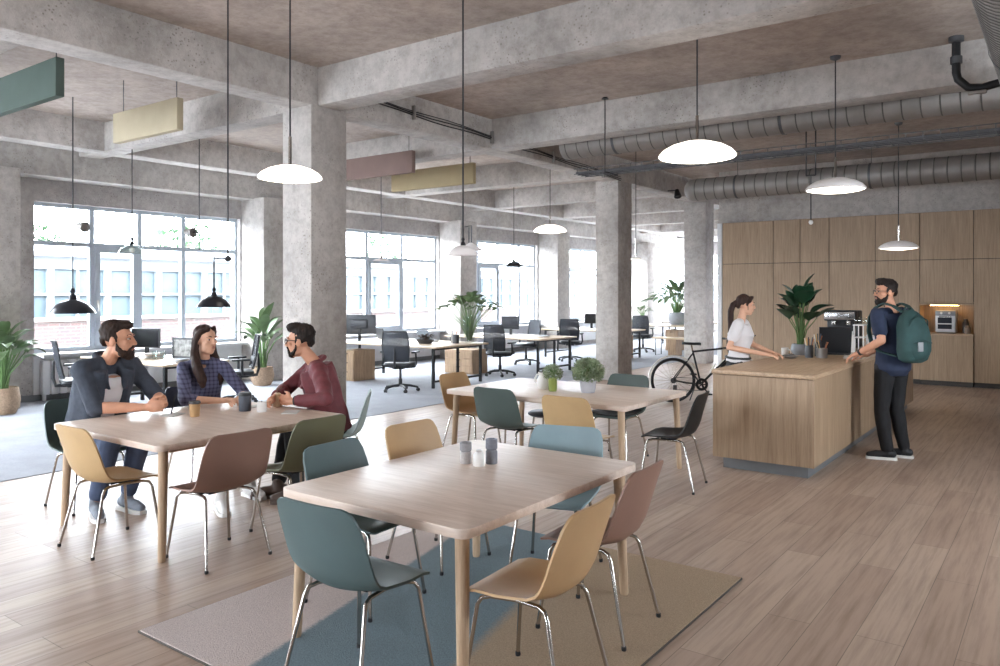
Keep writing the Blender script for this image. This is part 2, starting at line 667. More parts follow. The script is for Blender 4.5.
# sills and lower wall lining under the windows
for i, (a, b) in enumerate(LW):
    mb = MB(); mb.box(-13.05, -12.78, a - .02, b + .02, .69, .735, .008); mb.box(-13.01, -12.965, a - .02, b + .02, .1, .69)
    struct('trim_%d' % (i + 1), mb, M_['white_wall'])
# pilasters and columns, beams
def block(name, x0, x1, y0, y1, z0, z1, m, b=.015):
    mb = MB(); mb.box(x0, x1, y0, y1, z0, z1, b, 2)
    return struct(name, mb, M_[m])
for y0, y1 in ((-.25, .45), (4.25, 4.98), (9.2, 9.88), (15.08, 15.74), (19.65, 20.35), (25.75, 26.35)):
    block('wall_pier', -13.02, -12.3, y0, y1, 0, 3.5, 'concrete')
block('edge_beam', -13.02, -12.6, -5, 32, 3.47, CEIL + .02, 'concrete')
for x0, x1, y0, y1 in ((-7.46, -6.95, 5.84, 6.38), (-7.45, -6.96, 13.28, 13.86), (-7.5, -6.95, 17.68, 18.2), (-7.5, -6.95, 25.8, 26.3), (-7.46, -6.95, -2.1, -1.56)):
    block('column', x0, x1, y0, y1, 0, BEAM + .02, 'concrete')
block('ceiling_girder', -7.3, -6.95, -5, 32, BEAM, CEIL + .02, 'concrete')
block('ceiling_girder', -12.15, -11.8, -5, 32, BEAM, CEIL + .02, 'concrete')
for y in (-.66, 2.64, 5.94, 9.25, 12.55, 15.85, 19.15, 22.45, 25.75, 29.05):
    block('ceiling_beam', -12.62, -7.2, y, y + .33, BEAM + .003, CEIL + .02, 'concrete')
for y in (5.94, 9.25):
    block('ceiling_beam', -7.0, 3.05, y, y + .36, BEAM + .006, CEIL + .02, 'concrete')
# wall behind the kitchen and the partition that closes the office on its right
block('wall_kitchen', -6.07, 3.1, 16.68, 16.9, 0, CEIL, 'plaster', 0)
block('wall_bulkhead', -6.08, 3.05, 16.22, 16.7, 3.165, CEIL, 'concrete', 0)
block('wall_partition', -6.3, -6.14, 16.9, 32.1, 0, CEIL, 'white_wall', 0)
block('trim_20', -6.085, -5.985, 16.12, 16.68, 0, 3.16, 'white_wall', .004)
mb = MB()
mb.box(-13.0, -12.985, -5, 4.25, 0, .1); mb.box(-13, -12.985, 4.98, 9.2, 0, .1); mb.box(-13, -12.985, 9.88, 15.08, 0, .1); mb.box(-13, -12.985, 15.74, 19.65, 0, .1)
struct('baseboard_left', mb, M_['plinth'], smooth=False)

# outside: paving, a low brick wall, a long pale glasshouse and trees behind
mb = MB(); mb.box(-60, -13.4, -60, 90, -.9, -.6); struct('ground', mb, mat('paving', '#8f8f90', .9, 0, .1), smooth=False)
mb = MB(); mb.box(-20.3, -20, -30, 60, -.6, .98)
mb.mi = 1; mb.box(-20.36, -19.94, -30, 60, .98, 1.06)
single('garden_wall', mb, [brickmat('pale_brick', '#4b3a38', '#3f3838', '#56524f'), mat('coping', '#8f8a88', .8)], 'low pale brick garden wall running along outside the windows', 'wall', smooth=False)
gh = thing('glasshouse', 'long pale building with tall glazed bays outside the windows', 'building', (-23, 0, -.6))
wm = mat('white_paint', '#787d81', .6, 0, .03)
m1 = MB(); m1.box(-4, 0, -30, 60, 0, 1.5); m1.box(-4, 0, -30, 60, 2.95, 3.35); obj('wall', m1, wm, gh, smooth=False)
m1 = MB(); m1.box(-3.8, -.12, -30, 60, 1.5, 2.95); obj('glazing', m1, mat('blue_glazing', '#455157', .3, 0, .25, 1.2), gh, smooth=False)
m1 = MB()
y = -30
while y < 60:
    m1.box(-.12, .02, y, y + .16, 1.5, 2.95); m1.box(-.1, 0, y + .8, y + .85, 1.5, 2.95); y += 1.6
m1.box(-.1, 0, -30, 60, 2.2, 2.26)
obj('mullions', m1, wm, gh, smooth=False)
m1 = MB(); m1.loft([[(-4.2, yy, 3.3), (.35, yy, 3.3), (.35, yy, 3.42), (-2, yy, 3.75), (-4.2, yy, 3.42)] for yy in (-30, 60)]); obj('roof', m1, mat('roof_pale', '#8b9095', .7), gh, smooth=False)
def tree(x, y, h, r, label):
    t = thing('garden_tree', label, 'tree', (x, y, -.6), 0, 'trees beyond the glasshouse')
    m1 = MB(); m1.tube([(0, 0, 0), (.05, .1, h * .5), (0, 0, h * .8)], [.16, .12, .05], 7); obj('trunk', m1, mat('bark', '#5b5046', .9), t)
    m1 = MB()
    for k in range(420):
        d = V((random.gauss(0, 1), random.gauss(0, 1), random.gauss(0, .9))).normalized() * r * random.uniform(.55, 1)
        m1.leaf(V((0, 0, h * .72)) + d, (random.gauss(0, 1), random.gauss(0, 1), random.uniform(-.6, .6)), .45, .25, .3, .1, 2)
    obj('foliage', m1, M_['tree_leaf'], t, recalc=False)
M_['tree_leaf'] = mat('tree_leaves', '#4a6348', .7, 0, .25, 3)
tree(-29, 18, 5.4, 1.5, 'round tree beyond the glasshouse seen through the second window')
tree(-30, 12.5, 5.2, 1.3, 'round tree beyond the glasshouse seen through the first window')
tree(-31, 31, 5.6, 1.7, 'round tree beyond the glasshouse seen through the third window')

# ------------------------------------------------------------------ kitchen
xs = [-5.97, -4.90, -4.37, -3.82, -2.99, -2.24, -1.39, -.3]
labs = ['tall oak cabinet at the left end of the kitchen wall, behind the standing woman',
        'second tall oak cabinet from the left, narrow, right of the standing woman',
        'third tall oak cabinet from the left, narrow, behind the dark leafy plant',
        'fourth tall oak cabinet from the left, wide, behind the black coffee machine',
        'fifth tall oak cabinet from the left, behind the man with the backpack',
        'oak wall cabinet with lit niche above the toaster oven',
        'tall oak cabinet at the right edge, beside the lit niche']
def door(mbx, x0, x1, z0, z1, y=-.02):
    g = .0055
    mbx.box(x0 + g, x1 - g, y, 0, z0 + g, z1 - g, .002, 1)
for i, (a, b) in enumerate(zip(xs, xs[1:])):
    w = b - a
    t = thing('tall_cabinet' if i != 5 else 'wall_cabinet', labs[i], 'cabinet', (a, 16.12, 0), 0, 'oak cabinets of the kitchen wall')
    m1 = MB()
    if i != 5:
        m1.box(.001, w - .001, .001, .53, .09, 3.16)
        m1.mi = 1; m1.box(.002, w - .002, -.003, .0005, .1, 3.15)
        obj('body', m1, [M_['oak'], M_['toe']], t, smooth=False)
        m1 = MB(); m1.box(0.002, w - .002, .05, .5, 0, .09); obj('plinth', m1, M_['toe'], t, smooth=False)
        m1 = MB(); door(m1, 0, w, .09, 2.29); obj('door', m1, M_['oak'], t)
    else:
        m1.box(.001, w - .001, .001, .53, 1.5, 3.16)
        m1.box(.001, w - .001, .48, .53, .95, 1.5)
        m1.mi = 1; m1.box(.002, w - .002, -.003, .0005, 1.52, 3.15)
        obj('body', m1, [M_['oak'], M_['toe']], t, smooth=False)
        m1 = MB(); door(m1, 0, w, 1.5, 2.29); obj('door', m1, M_['oak'], t)
        m1 = MB(); m1.box(.0, w, -.035, .3, 1.462, 1.495, .002, 1); obj('light_shelf', m1, M_['oak'], t)
        m1 = MB(); m1.box(.15, w - .25, .16, .2, 1.45, 1.461); obj('led_strip', m1, M_['led'], t, 'warm LED strip', smooth=False)
    m1 = MB(); door(m1, 0, w, 2.29, 3.16); obj('upper_door', m1, M_['oak'], t)
t = thing('base_cabinet', 'low oak base cabinet under the lit niche', 'cabinet', (-2.24, 16.06, 0))
w = .85
m1 = MB(); m1.box(.004, w - .004, .02, .5, .09, .915); obj('body', m1, M_['oak'], t, smooth=False)
m1 = MB(); m1.box(.01, w - .01, .06, .5, 0, .09); obj('plinth', m1, M_['toe'], t, smooth=False)
m1 = MB(); m1.box(.002, w - .002, 0, .02, .092, .91, .002, 1); obj('door', m1, M_['oak'], t)
m1 = MB(); m1.box(0, w, -.015, .55, .915, .95, .003, 1); obj('worktop', m1, M_['oak_top'], t)

# toaster oven in the niche
t = thing('toaster_oven', 'small silver toaster oven with glass door in the lit niche', 'oven', (-2.0, 16.2, .95))
t.scale = (.8, 1, .95)
m1 = MB(); m1.box(0, .4, 0, .3, .015, .43, .012); obj('body', m1, mat('oven_silver', '#c9c9cb', .35, .3, .03), t)
m1 = MB(); m1.box(.0, .4, -.012, .0, .335, .43, .005); obj('control_panel', m1, mat('oven_panel', '#8b8c90', .4, .4), t)
m1 = MB()
for x in (.12, .28):
    m1.lathe([(0, -.03), (.022, -.03), (.024, 0)], (x, -.012, .385), 12, mtx=Matrix.Rotation(R(-90), 3, 'X'))
obj('knob', m1, M_['white'], t)
m1 = MB(); m1.box(.02, .38, -.012, 0, .05, .33, .006); d = obj('door', m1, mat('oven_white', '#d5d5d7', .35), t)
m1 = MB(); m1.box(.05, .33, -.018, -.012, .19, .3); m1.box(.05, .33, -.018, -.012, .08, .17); obj('window', m1, mat('oven_glass', '#30323a', .1), d)
m1 = MB(); m1.tube([(.08, -.012, .315), (.08, -.04, .315), (.32, -.04, .315), (.32, -.012, .315)], .007, 6); obj('handle', m1, M_['chrome'], d)
for j, (x, lab, h) in enumerate(((-1.53, 'dark glass jar standing right of the toaster oven, behind the short jar', .26), (-1.49, 'short brown jar standing right of the toaster oven', .15))):
    m1 = MB(); r = .05
    m1.lathe([(0, 0), (r, 0), (r, h * .75), (r * .7, h * .86), (r * .7, h), (0, h)], seg=14)
    single('storage_jar', m1, mat('jar%d' % j, ('#3c3430', '#6b5846')[j], .3), lab, 'jar', (x, 16.3 - .09 * j, .95), group='jars by the toaster oven')
m1 = MB(); m1.box(-.06, .06, -.03, 0, 0, .24, .006); m1.box(-.045, .045, -.036, -.03, .1, .22)
single('wall_intercom', m1, M_['black_plastic'], 'black wall panel on the oak cabinet behind the backpack', 'panel', (-2.78, 16.098, 1.42))

# service counter
CX0, CX1, CY0, CY1 = -2.8, -1.86, 7.3, 12.75
t = thing('service_counter', 'long oak service counter in the kitchen with the man and woman at it', 'counter', (0, 0, 0))
m1 = MB(); m1.box(CX0 + .08, CX1 - .07, CY0 + .07, CY1 - .05, 0, .13); obj('plinth', m1, M_['plinth'], t, 'grey recessed plinth', smooth=False)
m1 = MB(); m1.box(CX0, CX1, CY0, CY0 + .03, .11, .905, .002, 1); obj('end_panel', m1, M_['oak'], t)
m1 = MB(); m1.box(CX0, CX1, CY1 - .03, CY1, .11, .905, .002, 1); obj('end_panel', m1, M_['oak'], t)
for a, b in ((CY0 + .032, 9.24), (9.244, 11.1), (11.104, CY1 - .032)):
    m1 = MB(); m1.box(CX1 - .03, CX1 - .002, a, b, .11, .905, .001, 1); obj('side_panel', m1, M_['oak'], t)
m1 = MB(); m1.box(CX0 + .002, CX0 + .03, CY0 + .03, CY1 - .03, .11, .905); obj('back_panel', m1, M_['oak'], t)
m1 = MB(); m1.box(CX0 - .01, CX1 + .01, CY0 - .01, CY1 + .01, .91, .95, .004, 2); obj('worktop', m1, M_['oak_top'], t)

# ------------------------------------------------------------------ ducts, trays, pipes
def duct(name, p0, p1, r, label, rib=.2, endcap=False):
    p0, p1 = V(p0), V(p1)
    d = p1 - p0
    ln = d.length
    q = d.to_track_quat('Z', 'Y').to_matrix()
    t = thing(name, label, 'duct', p0)
    m1 = MB()
    prof = [(r * .93, 0), (r, .0)]
    z = rib / 2
    while z < ln:
        prof += [(r, z - .02), (r * .955, z - .008), (r * .955, z + .004), (r * 1.025, z + .008), (r, z + .022)]
        z += rib
    prof += [(r, ln), (r * .93, ln)]
    m1.lathe(prof, seg=28, mtx=q)
    m1.mi = 1
    z = rib / 2
    sw = min(.008, rib * .05)
    while z < ln:
        m1.lathe([(r * 1.004, z - sw), (r * 1.018, z - sw), (r * 1.018, z + sw), (r * 1.004, z + sw)], seg=28, mtx=q)
        z += rib
    obj('pipe', m1, [M_['galv'], M_['seam']], t)
    m1 = MB()
    for zz in (0, ln):
        m1.lathe([(0, zz - .004), (r * .94, zz - .004), (r * .94, zz + .004), (0, zz + .004)], seg=28, mtx=q)
    obj('end_plate', m1, M_['galv_dark'], t)
    z = .9
    while z < ln:
        m1 = MB()
        c = d.normalized() * z
        m1.lathe([(r * 1.035, z - .02), (r * 1.05, z - .02), (r * 1.05, z + .02), (r * 1.035, z + .02), (r * 1.035, z - .02)], seg=24, mtx=q)
        m1.tube([c + V((0, 0, r)), c + V((0, 0, CEIL - p0.z))], .006, 6)
        obj('hanger', m1, M_['galv_dark'], t)
        z += 2.4
    return t
duct('air_duct', (-6.3, 10.3, 3.95), (2.9, 10.3, 3.95), .2, 'ribbed air duct just behind the second concrete beam, nearer of the two long ducts')
dd = duct('air_duct', (-6.15, 15.0, 3.76), (2.9, 15.0, 3.76), .22, 'ribbed silver air duct along the kitchen wall above the oak cabinets')
m1 = MB(); m1.ell((-.02, 0, 0), (.16, .222, .222)); obj('bend', m1, M_['galv'], dd)
duct('air_duct', (-.23, 1.0, 3.5), (-.23, 8.75, 3.5), .25, 'large ribbed duct crossing the top right corner', .07)

t = thing('cable_tray', 'wire cable tray with bundled cables hung under the second beam', 'cable tray', (-5.45, 9.12, 3.3))
m1 = MB()
LT = 8.3
for y, z in ((0, .07), (0, 0), (.1, 0), (.2, 0), (.3, 0), (.3, .07)):
    m1.tube([(0, y, z), (LT, y, z)], .006, 5)
x = .05
while x < LT:
    m1.tube([(x, 0, .07), (x, 0, 0), (x, .3, 0), (x, .3, .07)], .005, 5); x += .16
obj('wire_basket', m1, M_['galv_dark'], t)
for k, (y, z, r) in enumerate(((.06, .022, .014), (.12, .02, .012), (.2, .024, .016), (.25, .02, .012))):
    m1 = MB(); m1.tube([(i * .415, y + .012 * math.sin(i * 1.7 + k), z + .004) for i in range(21)], r, 6); obj('cable', m1, M_['cord' if k % 2 else 'galv_dark'], t)
for x in (.49, 8.0):
    m1 = MB(); m1.tube([(x, -.025, -.01), (x, -.025, CEIL - 3.3)], .008, 6); m1.tube([(x, -.03, -.012), (x, .33, -.012)], .01, 6)
    m1.lathe([(0, -.02), (.05, -.02), (.03, 0), (0, 0)], (x, -.025, CEIL - 3.3), 12); obj('hanger', m1, M_['black'], t)
# cables along the girder
t = thing('girder_cables', 'dark cables clipped along the concrete girder right of the front column', 'cable', (-6.94, 6.6, 4.1))
for k in range(3):
    m1 = MB()
    pts = [(.012 + .012 * k, -.25 + .02 * k, .15)]
    for i in range(22):
        y = i * .32
        pts.append((.014 + .012 * (k % 2), y, .03 * k - .06 - .03 * y + .012 * math.sin(i * 1.1 + k)))
    m1.tube(pts, .008 if k < 2 else .006, 6)
    obj('cable', m1, M_['cord'], t)
for y in (.9, 2.6, 4.3, 6.0):
    m1 = MB(); m1.box(0, .05, y, y + .03, -.12 - .03 * y, .06 - .03 * y); obj('clip', m1, M_['galv'], t)
# black sprinkler pipe
t = thing('sprinkler_pipe', 'black pipe with elbow dropping from the ceiling at the right edge', 'pipe', (-.93, 9.03, CEIL))
m1 = MB(); m1.tube([(0, 0, 0), (0, 0, -.36), (.015, .0, -.43), (.1, .02, -.52), (.22, .03, -.54), (.42, .03, -.5), (.6, .03, -.42)], .04, 10); obj('pipe', m1, M_['black'], t)
m1 = MB(); m1.lathe([(0, 0), (.07, 0), (.07, -.05), (.045, -.06)], seg=14); obj('flange', m1, M_['galv_dark'], t)
m1 = MB(); m1.lathe([(.05, -.2), (.055, -.2), (.055, -.27), (.05, -.27)], seg=14); obj('coupling', m1, M_['galv_dark'], t)
m1 = MB(); m1.box(.1, .26, -.02, .04, -.6, -.57, .006); obj('clamp', m1, M_['galv'], t)
# hanging sensor behind the first duct
t = thing('ceiling_sensor', 'small white sensor hanging on thin black rods over the counter', 'sensor', (-2.766, 10.7, 2.62))
for dx in (-.06, .06):
    m1 = MB(); m1.tube([(dx, 0, .62), (dx, 0, CEIL - 2.62)], .009, 6); obj('rod', m1, M_['cord'], t)
m1 = MB(); m1.tube([(0, 0, .02), (0, 0, .62)], .007, 6); m1.tube([(-.06, 0, .62), (.06, 0, .62)], .009, 6); obj('cord', m1, M_['cord'], t)
m1 = MB(); m1.ell((0, 0, 0), (.03, .03, .03)); obj('tip', m1, M_['white'], t)
# spot on the girder
def spot(name, loc, d, label, m='black', s=1.0, stem=None):
    t = thing(name, label, 'spotlight', loc)
    d = V(d).normalized()
    q = d.to_track_quat('Z', 'Y').to_matrix()
    m1 = MB(); m1.lathe([(0, -.09 * s), (.04 * s, -.085 * s), (.05 * s, -.03 * s), (.075 * s, .06 * s), (.07 * s, .07 * s), (.05 * s, .04 * s), (0, .04 * s)], seg=16, mtx=q); obj('lamp_head', m1, M_[m], t)
    if stem:
        m1 = MB(); m1.tube([(0, 0, 0)] + [V(p) - V(loc) for p in stem], .011, 6); obj('arm', m1, M_['black'], t)
    return t
spot('girder_spotlight', (-6.72, 15.5, 3.78), (.3, -.3, -1), 'small black spotlight on the girder between the two far columns', 'black', 1.1, [(-6.72, 15.5, 3.86), (-6.94, 15.5, 3.86)])

# ------------------------------------------------------------------ acoustic baffles
def baffle(x0, x1, y, z0, z1, m, label):
    t = thing('acoustic_baffle', label, 'acoustic panel', ((x0 + x1) / 2, y, z0), 0, 'acoustic baffles')
    h = (x1 - x0) / 2
    m1 = MB(); m1.box(-h, h, -.04, .04, 0, z1 - z0, .006, 2); obj('panel', m1, M_[m], t)
    for x in (-h * .75, h * .9):
        m1 = MB(); m1.tube([(x, 0, z1 - z0 - .002), (x, 0, CEIL - z0 + .01)], .005, 6); obj('wire', m1, M_['galv_dark'], t)
baffle(-9.1, -7.57, 3.4, 3.52, 3.88, 'felt_green', 'dark green acoustic panel hanging at the far left edge')
baffle(-9.45, -8.05, 4.9, 3.52, 3.88, 'felt_cream', 'cream acoustic panel hanging over the first window, left of the front column')
baffle(-10.1, -8.15, 8.85, 3.54, 3.88, 'felt_brown', 'brown acoustic panel hanging just right of the front column')
baffle(-10.0, -8.1, 10.3, 3.53, 3.88, 'felt_yellow', 'mustard acoustic panel hanging beside the brown panel')

# ------------------------------------------------------------------ pendants
def dome(x, y, z, r, label, shade, glow, top=CEIL, group='white dome pendant lamps'):
    t = thing('pendant_lamp', label, 'lamp', (x, y, z), 0, group)
    k = r / .31
    m1 = MB()
    m1.lathe([(.0, .135 * k), (.03 * k, .134 * k), (.12 * k, .124 * k), (.21 * k, .096 * k), (.275 * k, .058 * k), (.305 * k, .025 * k), (.31 * k, .01 * k), (.3 * k, 0), (.285 * k, .01 * k)], seg=40)
    obj('shade', m1, M_[shade], t)
    m1 = MB(); m1.lathe([(0, -.03 * k), (.1 * k, -.027 * k), (.2 * k, -.016 * k), (.27 * k, -.003 * k), (.3 * k, .008 * k), (0, .02 * k)], seg=40); obj('diffuser', m1, M_[glow], t)
    m1 = MB(); m1.tube([(0, 0, .13 * k), (0, 0, .36)], .014, 8); obj('rod', m1, M_['chrome'], t)
    m1 = MB(); m1.tube([(0, 0, .36), (0, 0, top - z)], .007, 6); obj('cord', m1, M_['cord'], t)
    m1 = MB(); m1.lathe([(0, 0), (.06, 0), (.05, -.03), (.012, -.045), (0, -.045)], (0, 0, top - z), 16); obj('canopy', m1, M_['galv_dark'], t)
    return t
dome(-5.345, 4.264, 2.66, .268, 'glowing white dome pendant lamp in front of the nearest column', 'lamp_white', 'lamp_glow')
dome(-2.57, 6.34, 2.845, .325, 'glowing white dome pendant lamp under the front beam, largest in view', 'lamp_white', 'lamp_glow')
dome(-2.07, 9.0, 2.81, .31, 'white dome pendant lamp above the counter, right of the largest glowing lamp', 'lamp_shade', 'lamp_glow')
dome(-2.11, 13.1, 2.36, .28, 'low white dome pendant lamp above the man with the backpack', 'lamp_shade', 'lamp_soft')
dome(-7.87, 12.3, 2.83, .31, 'white dome pendant lamp left of the middle column', 'lamp_white', 'lamp_glow')
dome(-6.2, 12.5, 2.28, .1, 'tiny white pendant lamp right of the middle column', 'lamp_shade', 'lamp_soft')

def bell(x, y, z, r, m, label, top=CEIL, flat=1.0, cord='cord', group='office pendant lamps', cat='lamp'):
    t = thing('pendant_lamp', label, 'lamp', (x, y, z), 0, group)
    k = r / .28
    f = flat
    m1 = MB()
    m1.lathe([(.05 * k, .18 * k * f), (.11 * k, .165 * k * f), (.19 * k, .12 * k * f), (.25 * k, .055 * k * f), (.28 * k, 0), (.275 * k, 0), (.245 * k, .05 * k * f), (.18 * k, .11 * k * f), (.1 * k, .155 * k * f), (0, .17 * k * f)], seg=32)
    obj('shade', m1, M_[m], t)
    m1 = MB(); m1.lathe([(0, .34 * k * f), (.02 * k, .33 * k * f), (.035 * k, .29 * k * f), (.022 * k, .26 * k * f), (.045 * k, .22 * k * f), (.052 * k, .175 * k * f)], seg=14); obj('socket', m1, M_['lamp_black'], t)
    m1 = MB(); m1.ell((0, 0, .07 * k * f), (.05 * k, .05 * k, .055 * k * f)); obj('bulb', m1, M_['lamp_shade'], t)
    m1 = MB(); m1.tube([(0, 0, .33 * k * f), (0, 0, top - z)], .008, 6); obj('cord', m1, M_[cord], t)
    return t
bell(-10.6, 4.92, 1.42, .28, 'lamp_black', 'black dome pendant lamp in front of the left part of the first window')
bell(-11.3, 6.1, 2.28, .2, 'clear', 'clear glass pendant lamp high in front of the first window', BEAM)
p = bell(-6.0, 3.97, 1.57, .145, 'lamp_black', 'black dome pendant lamp above the woman, on a cranked cord', 2.02)
m1 = MB(); m1.tube([(0, 0, .42), (.05, .035, .425), (.1, .07, .42)], .008, 6); m1.tube([(.1, .07, .42), (.1, .07, CEIL - 1.57)], .007, 6); m1.ell((.1, .07, .42), .028); obj('arm', m1, M_['cord'], p)
bell(-4.255, 5.25, 2.02, .13, 'lamp_shade', 'small white pendant lamp on a long cord right of the front column', CEIL)
bell(-10.4, 14.7, 2.28, .2, 'lamp_black', 'dark cone pendant lamp over the second row of desks', BEAM + .3)
bell(-10.0, 10.0, 2.26, .15, 'lamp_shade', 'flat white pendant lamp over the desk with the big monitor', CEIL, .5, 'galv_dark')
spot('cord_spotlight', (-10.45, 4.97, 2.56), (1, .2, -.2), 'grey spotlight beside the cord of the left black lamp', 'galv', .95, [(-10.6, 4.92, 2.56)])
t = spot('cord_spotlight', (-10.1, 6.3, 2.55), (1, .2, -.1), 'grey spotlight on its own thin cord at the right part of the first window', 'galv', .95)
m1 = MB(); m1.tube([(.1, .08, -.25), (.1, .08, CEIL - 2.55)], .007, 6); m1.tube([(0, 0, 0), (.1, .08, 0)], .01, 6); obj('cord', m1, M_['cord'], t)
t = thing('pier_lamp', 'white cone wall lamp on a bracket at the pier right of the second window', 'lamp', (-11.95, 15.05, 2.72))
m1 = MB(); m1.lathe([(.03, .2), (.1, .16), (.3, .02), (.31, 0), (.29, .01), (.05, .14)], seg=24); obj('shade', m1, M_['lamp_shade'], t)
m1 = MB(); m1.tube([(.02, 0, .16), (.02, 0, .62), (-.35, .2, .62)], .014, 6); m1.tube([(-.06, 0, .16), (-.06, 0, .58)], .014, 6); obj('bracket', m1, M_['galv_dark'], t)
# ------------------------------------------------------------------ rug
def rug_mat():
    m, nt, b = newmat('rug')
    tc = nt.nodes.new('ShaderNodeTexCoord')
    sp = nt.nodes.new('ShaderNodeSeparateXYZ')
    L(nt, tc.outputs['Object'], sp.inputs[0])
    ma = nt.nodes.new('ShaderNodeMath'); ma.operation = 'MULTIPLY_ADD'
    L(nt, sp.outputs['Y'], ma.inputs[0]); ma.inputs[1].default_value = .233
    L(nt, sp.outputs['X'], ma.inputs[2])
    nz = noise_n(nt, tc.outputs['Object'], 60, 2)
    m2 = nt.nodes.new('ShaderNodeMath'); m2.operation = 'MULTIPLY_ADD'
    L(nt, nz, m2.inputs[0]); m2.inputs[1].default_value = .05
    L(nt, ma.outputs[0], m2.inputs[2])
    mr = nt.nodes.new('ShaderNodeMapRange')
    mr.inputs['From Min'].default_value = -3.0; mr.inputs['From Max'].default_value = -1.0
    L(nt, m2.outputs[0], mr.inputs['Value'])
    g, bl, tn = lin('#c2b5b0'), lin('#74838a'), lin('#a8937c')
    col = ramp(nt, mr.outputs[0], [(.262, g), (.278, bl), (.69, bl), (.73, tn)])
    f = noise_n(nt, tc.outputs['Object'], 150, 3, .7)
    col = mix(nt, col, ramp(nt, f, [(.32, (.74, .74, .74)), (.62, (1.15, 1.15, 1.15))]), 1.0, 'MULTIPLY')
    L(nt, col, b.inputs['Base Color'])
    b.inputs['Roughness'].default_value = .95
    b.inputs['Specular IOR Level'].default_value = .1
    bump(nt, b, f, .9, .01)
    return m
t = thing('rug', 'rug in pinkish grey, blue and tan fields under the nearest table', 'rug')
m1 = MB(); m1.box(-3.75, -1.57, 2.06, 4.55, .001, .012, .003, 1); obj('pile', m1, rug_mat(), t)
m1 = MB(); m1.rslab(-3.757, -1.563, 2.053, 4.557, .0005, .009, .01, .002, 2); obj('binding', m1, mat('rug_binding', '#4a433d', .9), t)

# ------------------------------------------------------------------ tables
def table(x0, x1, y0, y1, label, h=.745, grain='table_wood'):
    cx, cy = (x0 + x1) / 2, (y0 + y1) / 2
    t = thing('table', label, 'table', (cx, cy, .012 if y0 < 2.5 and x1 > -3 else 0))
    hx, hy = (x1 - x0) / 2, (y1 - y0) / 2
    dz = t.location.z
    m1 = MB(); m1.rslab(-hx, hx, -hy, hy, h - .042 - dz, h - dz, .055, .004); obj('tabletop', m1, M_[grain], t)
    for sx in (-1, 1):
        for sy in (-1, 1):
            m1 = MB()
            a = V((sx * (hx - .085), sy * (hy - .085), h - .043 - dz)); c = V((sx * (hx - .06), sy * (hy - .06), 0))
            m1.tube([c, c.lerp(a, .02), c.lerp(a, .5), a], [.021, .024, .028, .031], 18); obj('leg', m1, M_['table_leg'], t)
    for sx in (-1, 1):
        m1 = MB(); m1.box(sx * (hx - .11) - .012, sx * (hx - .11) + .012, -hy + .14, hy - .14, h - .075 - dz, h - .042 - dz)
        obj('rail', m1, M_['table_leg'], t, smooth=False)
    return t
table(-3.12, -1.95, 2.42, 3.97, 'pale wooden table nearest the camera, standing on the rug')
table(-5.97, -4.55, 2.62, 4.18, 'pale wooden table with three people sitting at it')
table(-4.95, -2.98, 5.82, 7.12, 'pale wooden table with the two potted bushes on it')

# ------------------------------------------------------------------ shell chairs
def chair_proto():
    t = thing('chair', 'x', 'chair')
    prof = [(.225, .437, .36, 0), (.215, .447, .43, 0), (.16, .449, .455, .012), (.06, .441, .47, .022), (-.03, .438, .476, .034), (-.1, .443, .484, .038), (-.152, .458, .49, .045), (-.188, .487, .492, .049), (-.211, .53, .493, .048),
            (-.226, .578, .493, .045), (-.238, .63, .49, .04), (-.254, .70, .482, .032), (-.268, .765, .466, .022), (-.277, .805, .435, .014), (-.281, .822, .395, .01), (-.283, .83, .33, .008)]
    n = 12
    grid = []
    for k, (y, z, w, cup) in enumerate(prof):
        p0 = prof[max(k - 1, 0)]; p1 = prof[min(k + 1, len(prof) - 1)]
        ty, tz = p1[0] - p0[0], p1[1] - p0[1]
        l = math.hypot(ty, tz)
        ny, nz = tz / l, -ty / l     # towards the sitter
        row = []
        for j in range(n + 1):
            u = 2 * j / n - 1
            e = cup * u * u
            row.append(V((u * w / 2, y + ny * e, z + nz * e)))
        grid.append(row)
    m1 = MB(); m1.sheet(grid, .011)
    bmesh.ops.recalc_face_normals(m1.bm, faces=m1.bm.faces[:])
    obj('shell', m1, CH['teal'], t, ang=50)
    for sx in (-1, 1):
        for sy in (1, -1):
            m1 = MB()
            if sy > 0:
                pts = [(sx * .13, .02, .42), (sx * .155, .13, .421), (sx * .17, .165, .412), (sx * .18, .18, .385), (sx * .225, .225, .012)]
            else:
                pts = [(sx * .13, .02, .42), (sx * .155, -.1, .424), (sx * .168, -.135, .415), (sx * .178, -.152, .385), (sx * .225, -.24, .012)]
            m1.tube(pts, .0095, 10); l = obj('leg', m1, M_['chrome'], t)
            m1 = MB(); x, y = pts[-1][0], pts[-1][1]; m1.lathe([(0, -.012), (.011, -.012), (.0125, -.004), (.0115, .008), (0, .008)], (x, y, .012), 10); obj('foot_cap', m1, M_['rubber'], l)
    m1 = MB()
    m1.tube([(-.13, .02, .42), (.13, .02, .42)], .0095, 8); m1.tube([(-.155, .11, .421), (.155, .11, .421)], .008, 8); m1.box(-.1, .1, -.06, .08, .422, .434, .003)
    obj('under_frame', m1, M_['black'], t)
    return t
C0 = chair_proto()
first = [True]
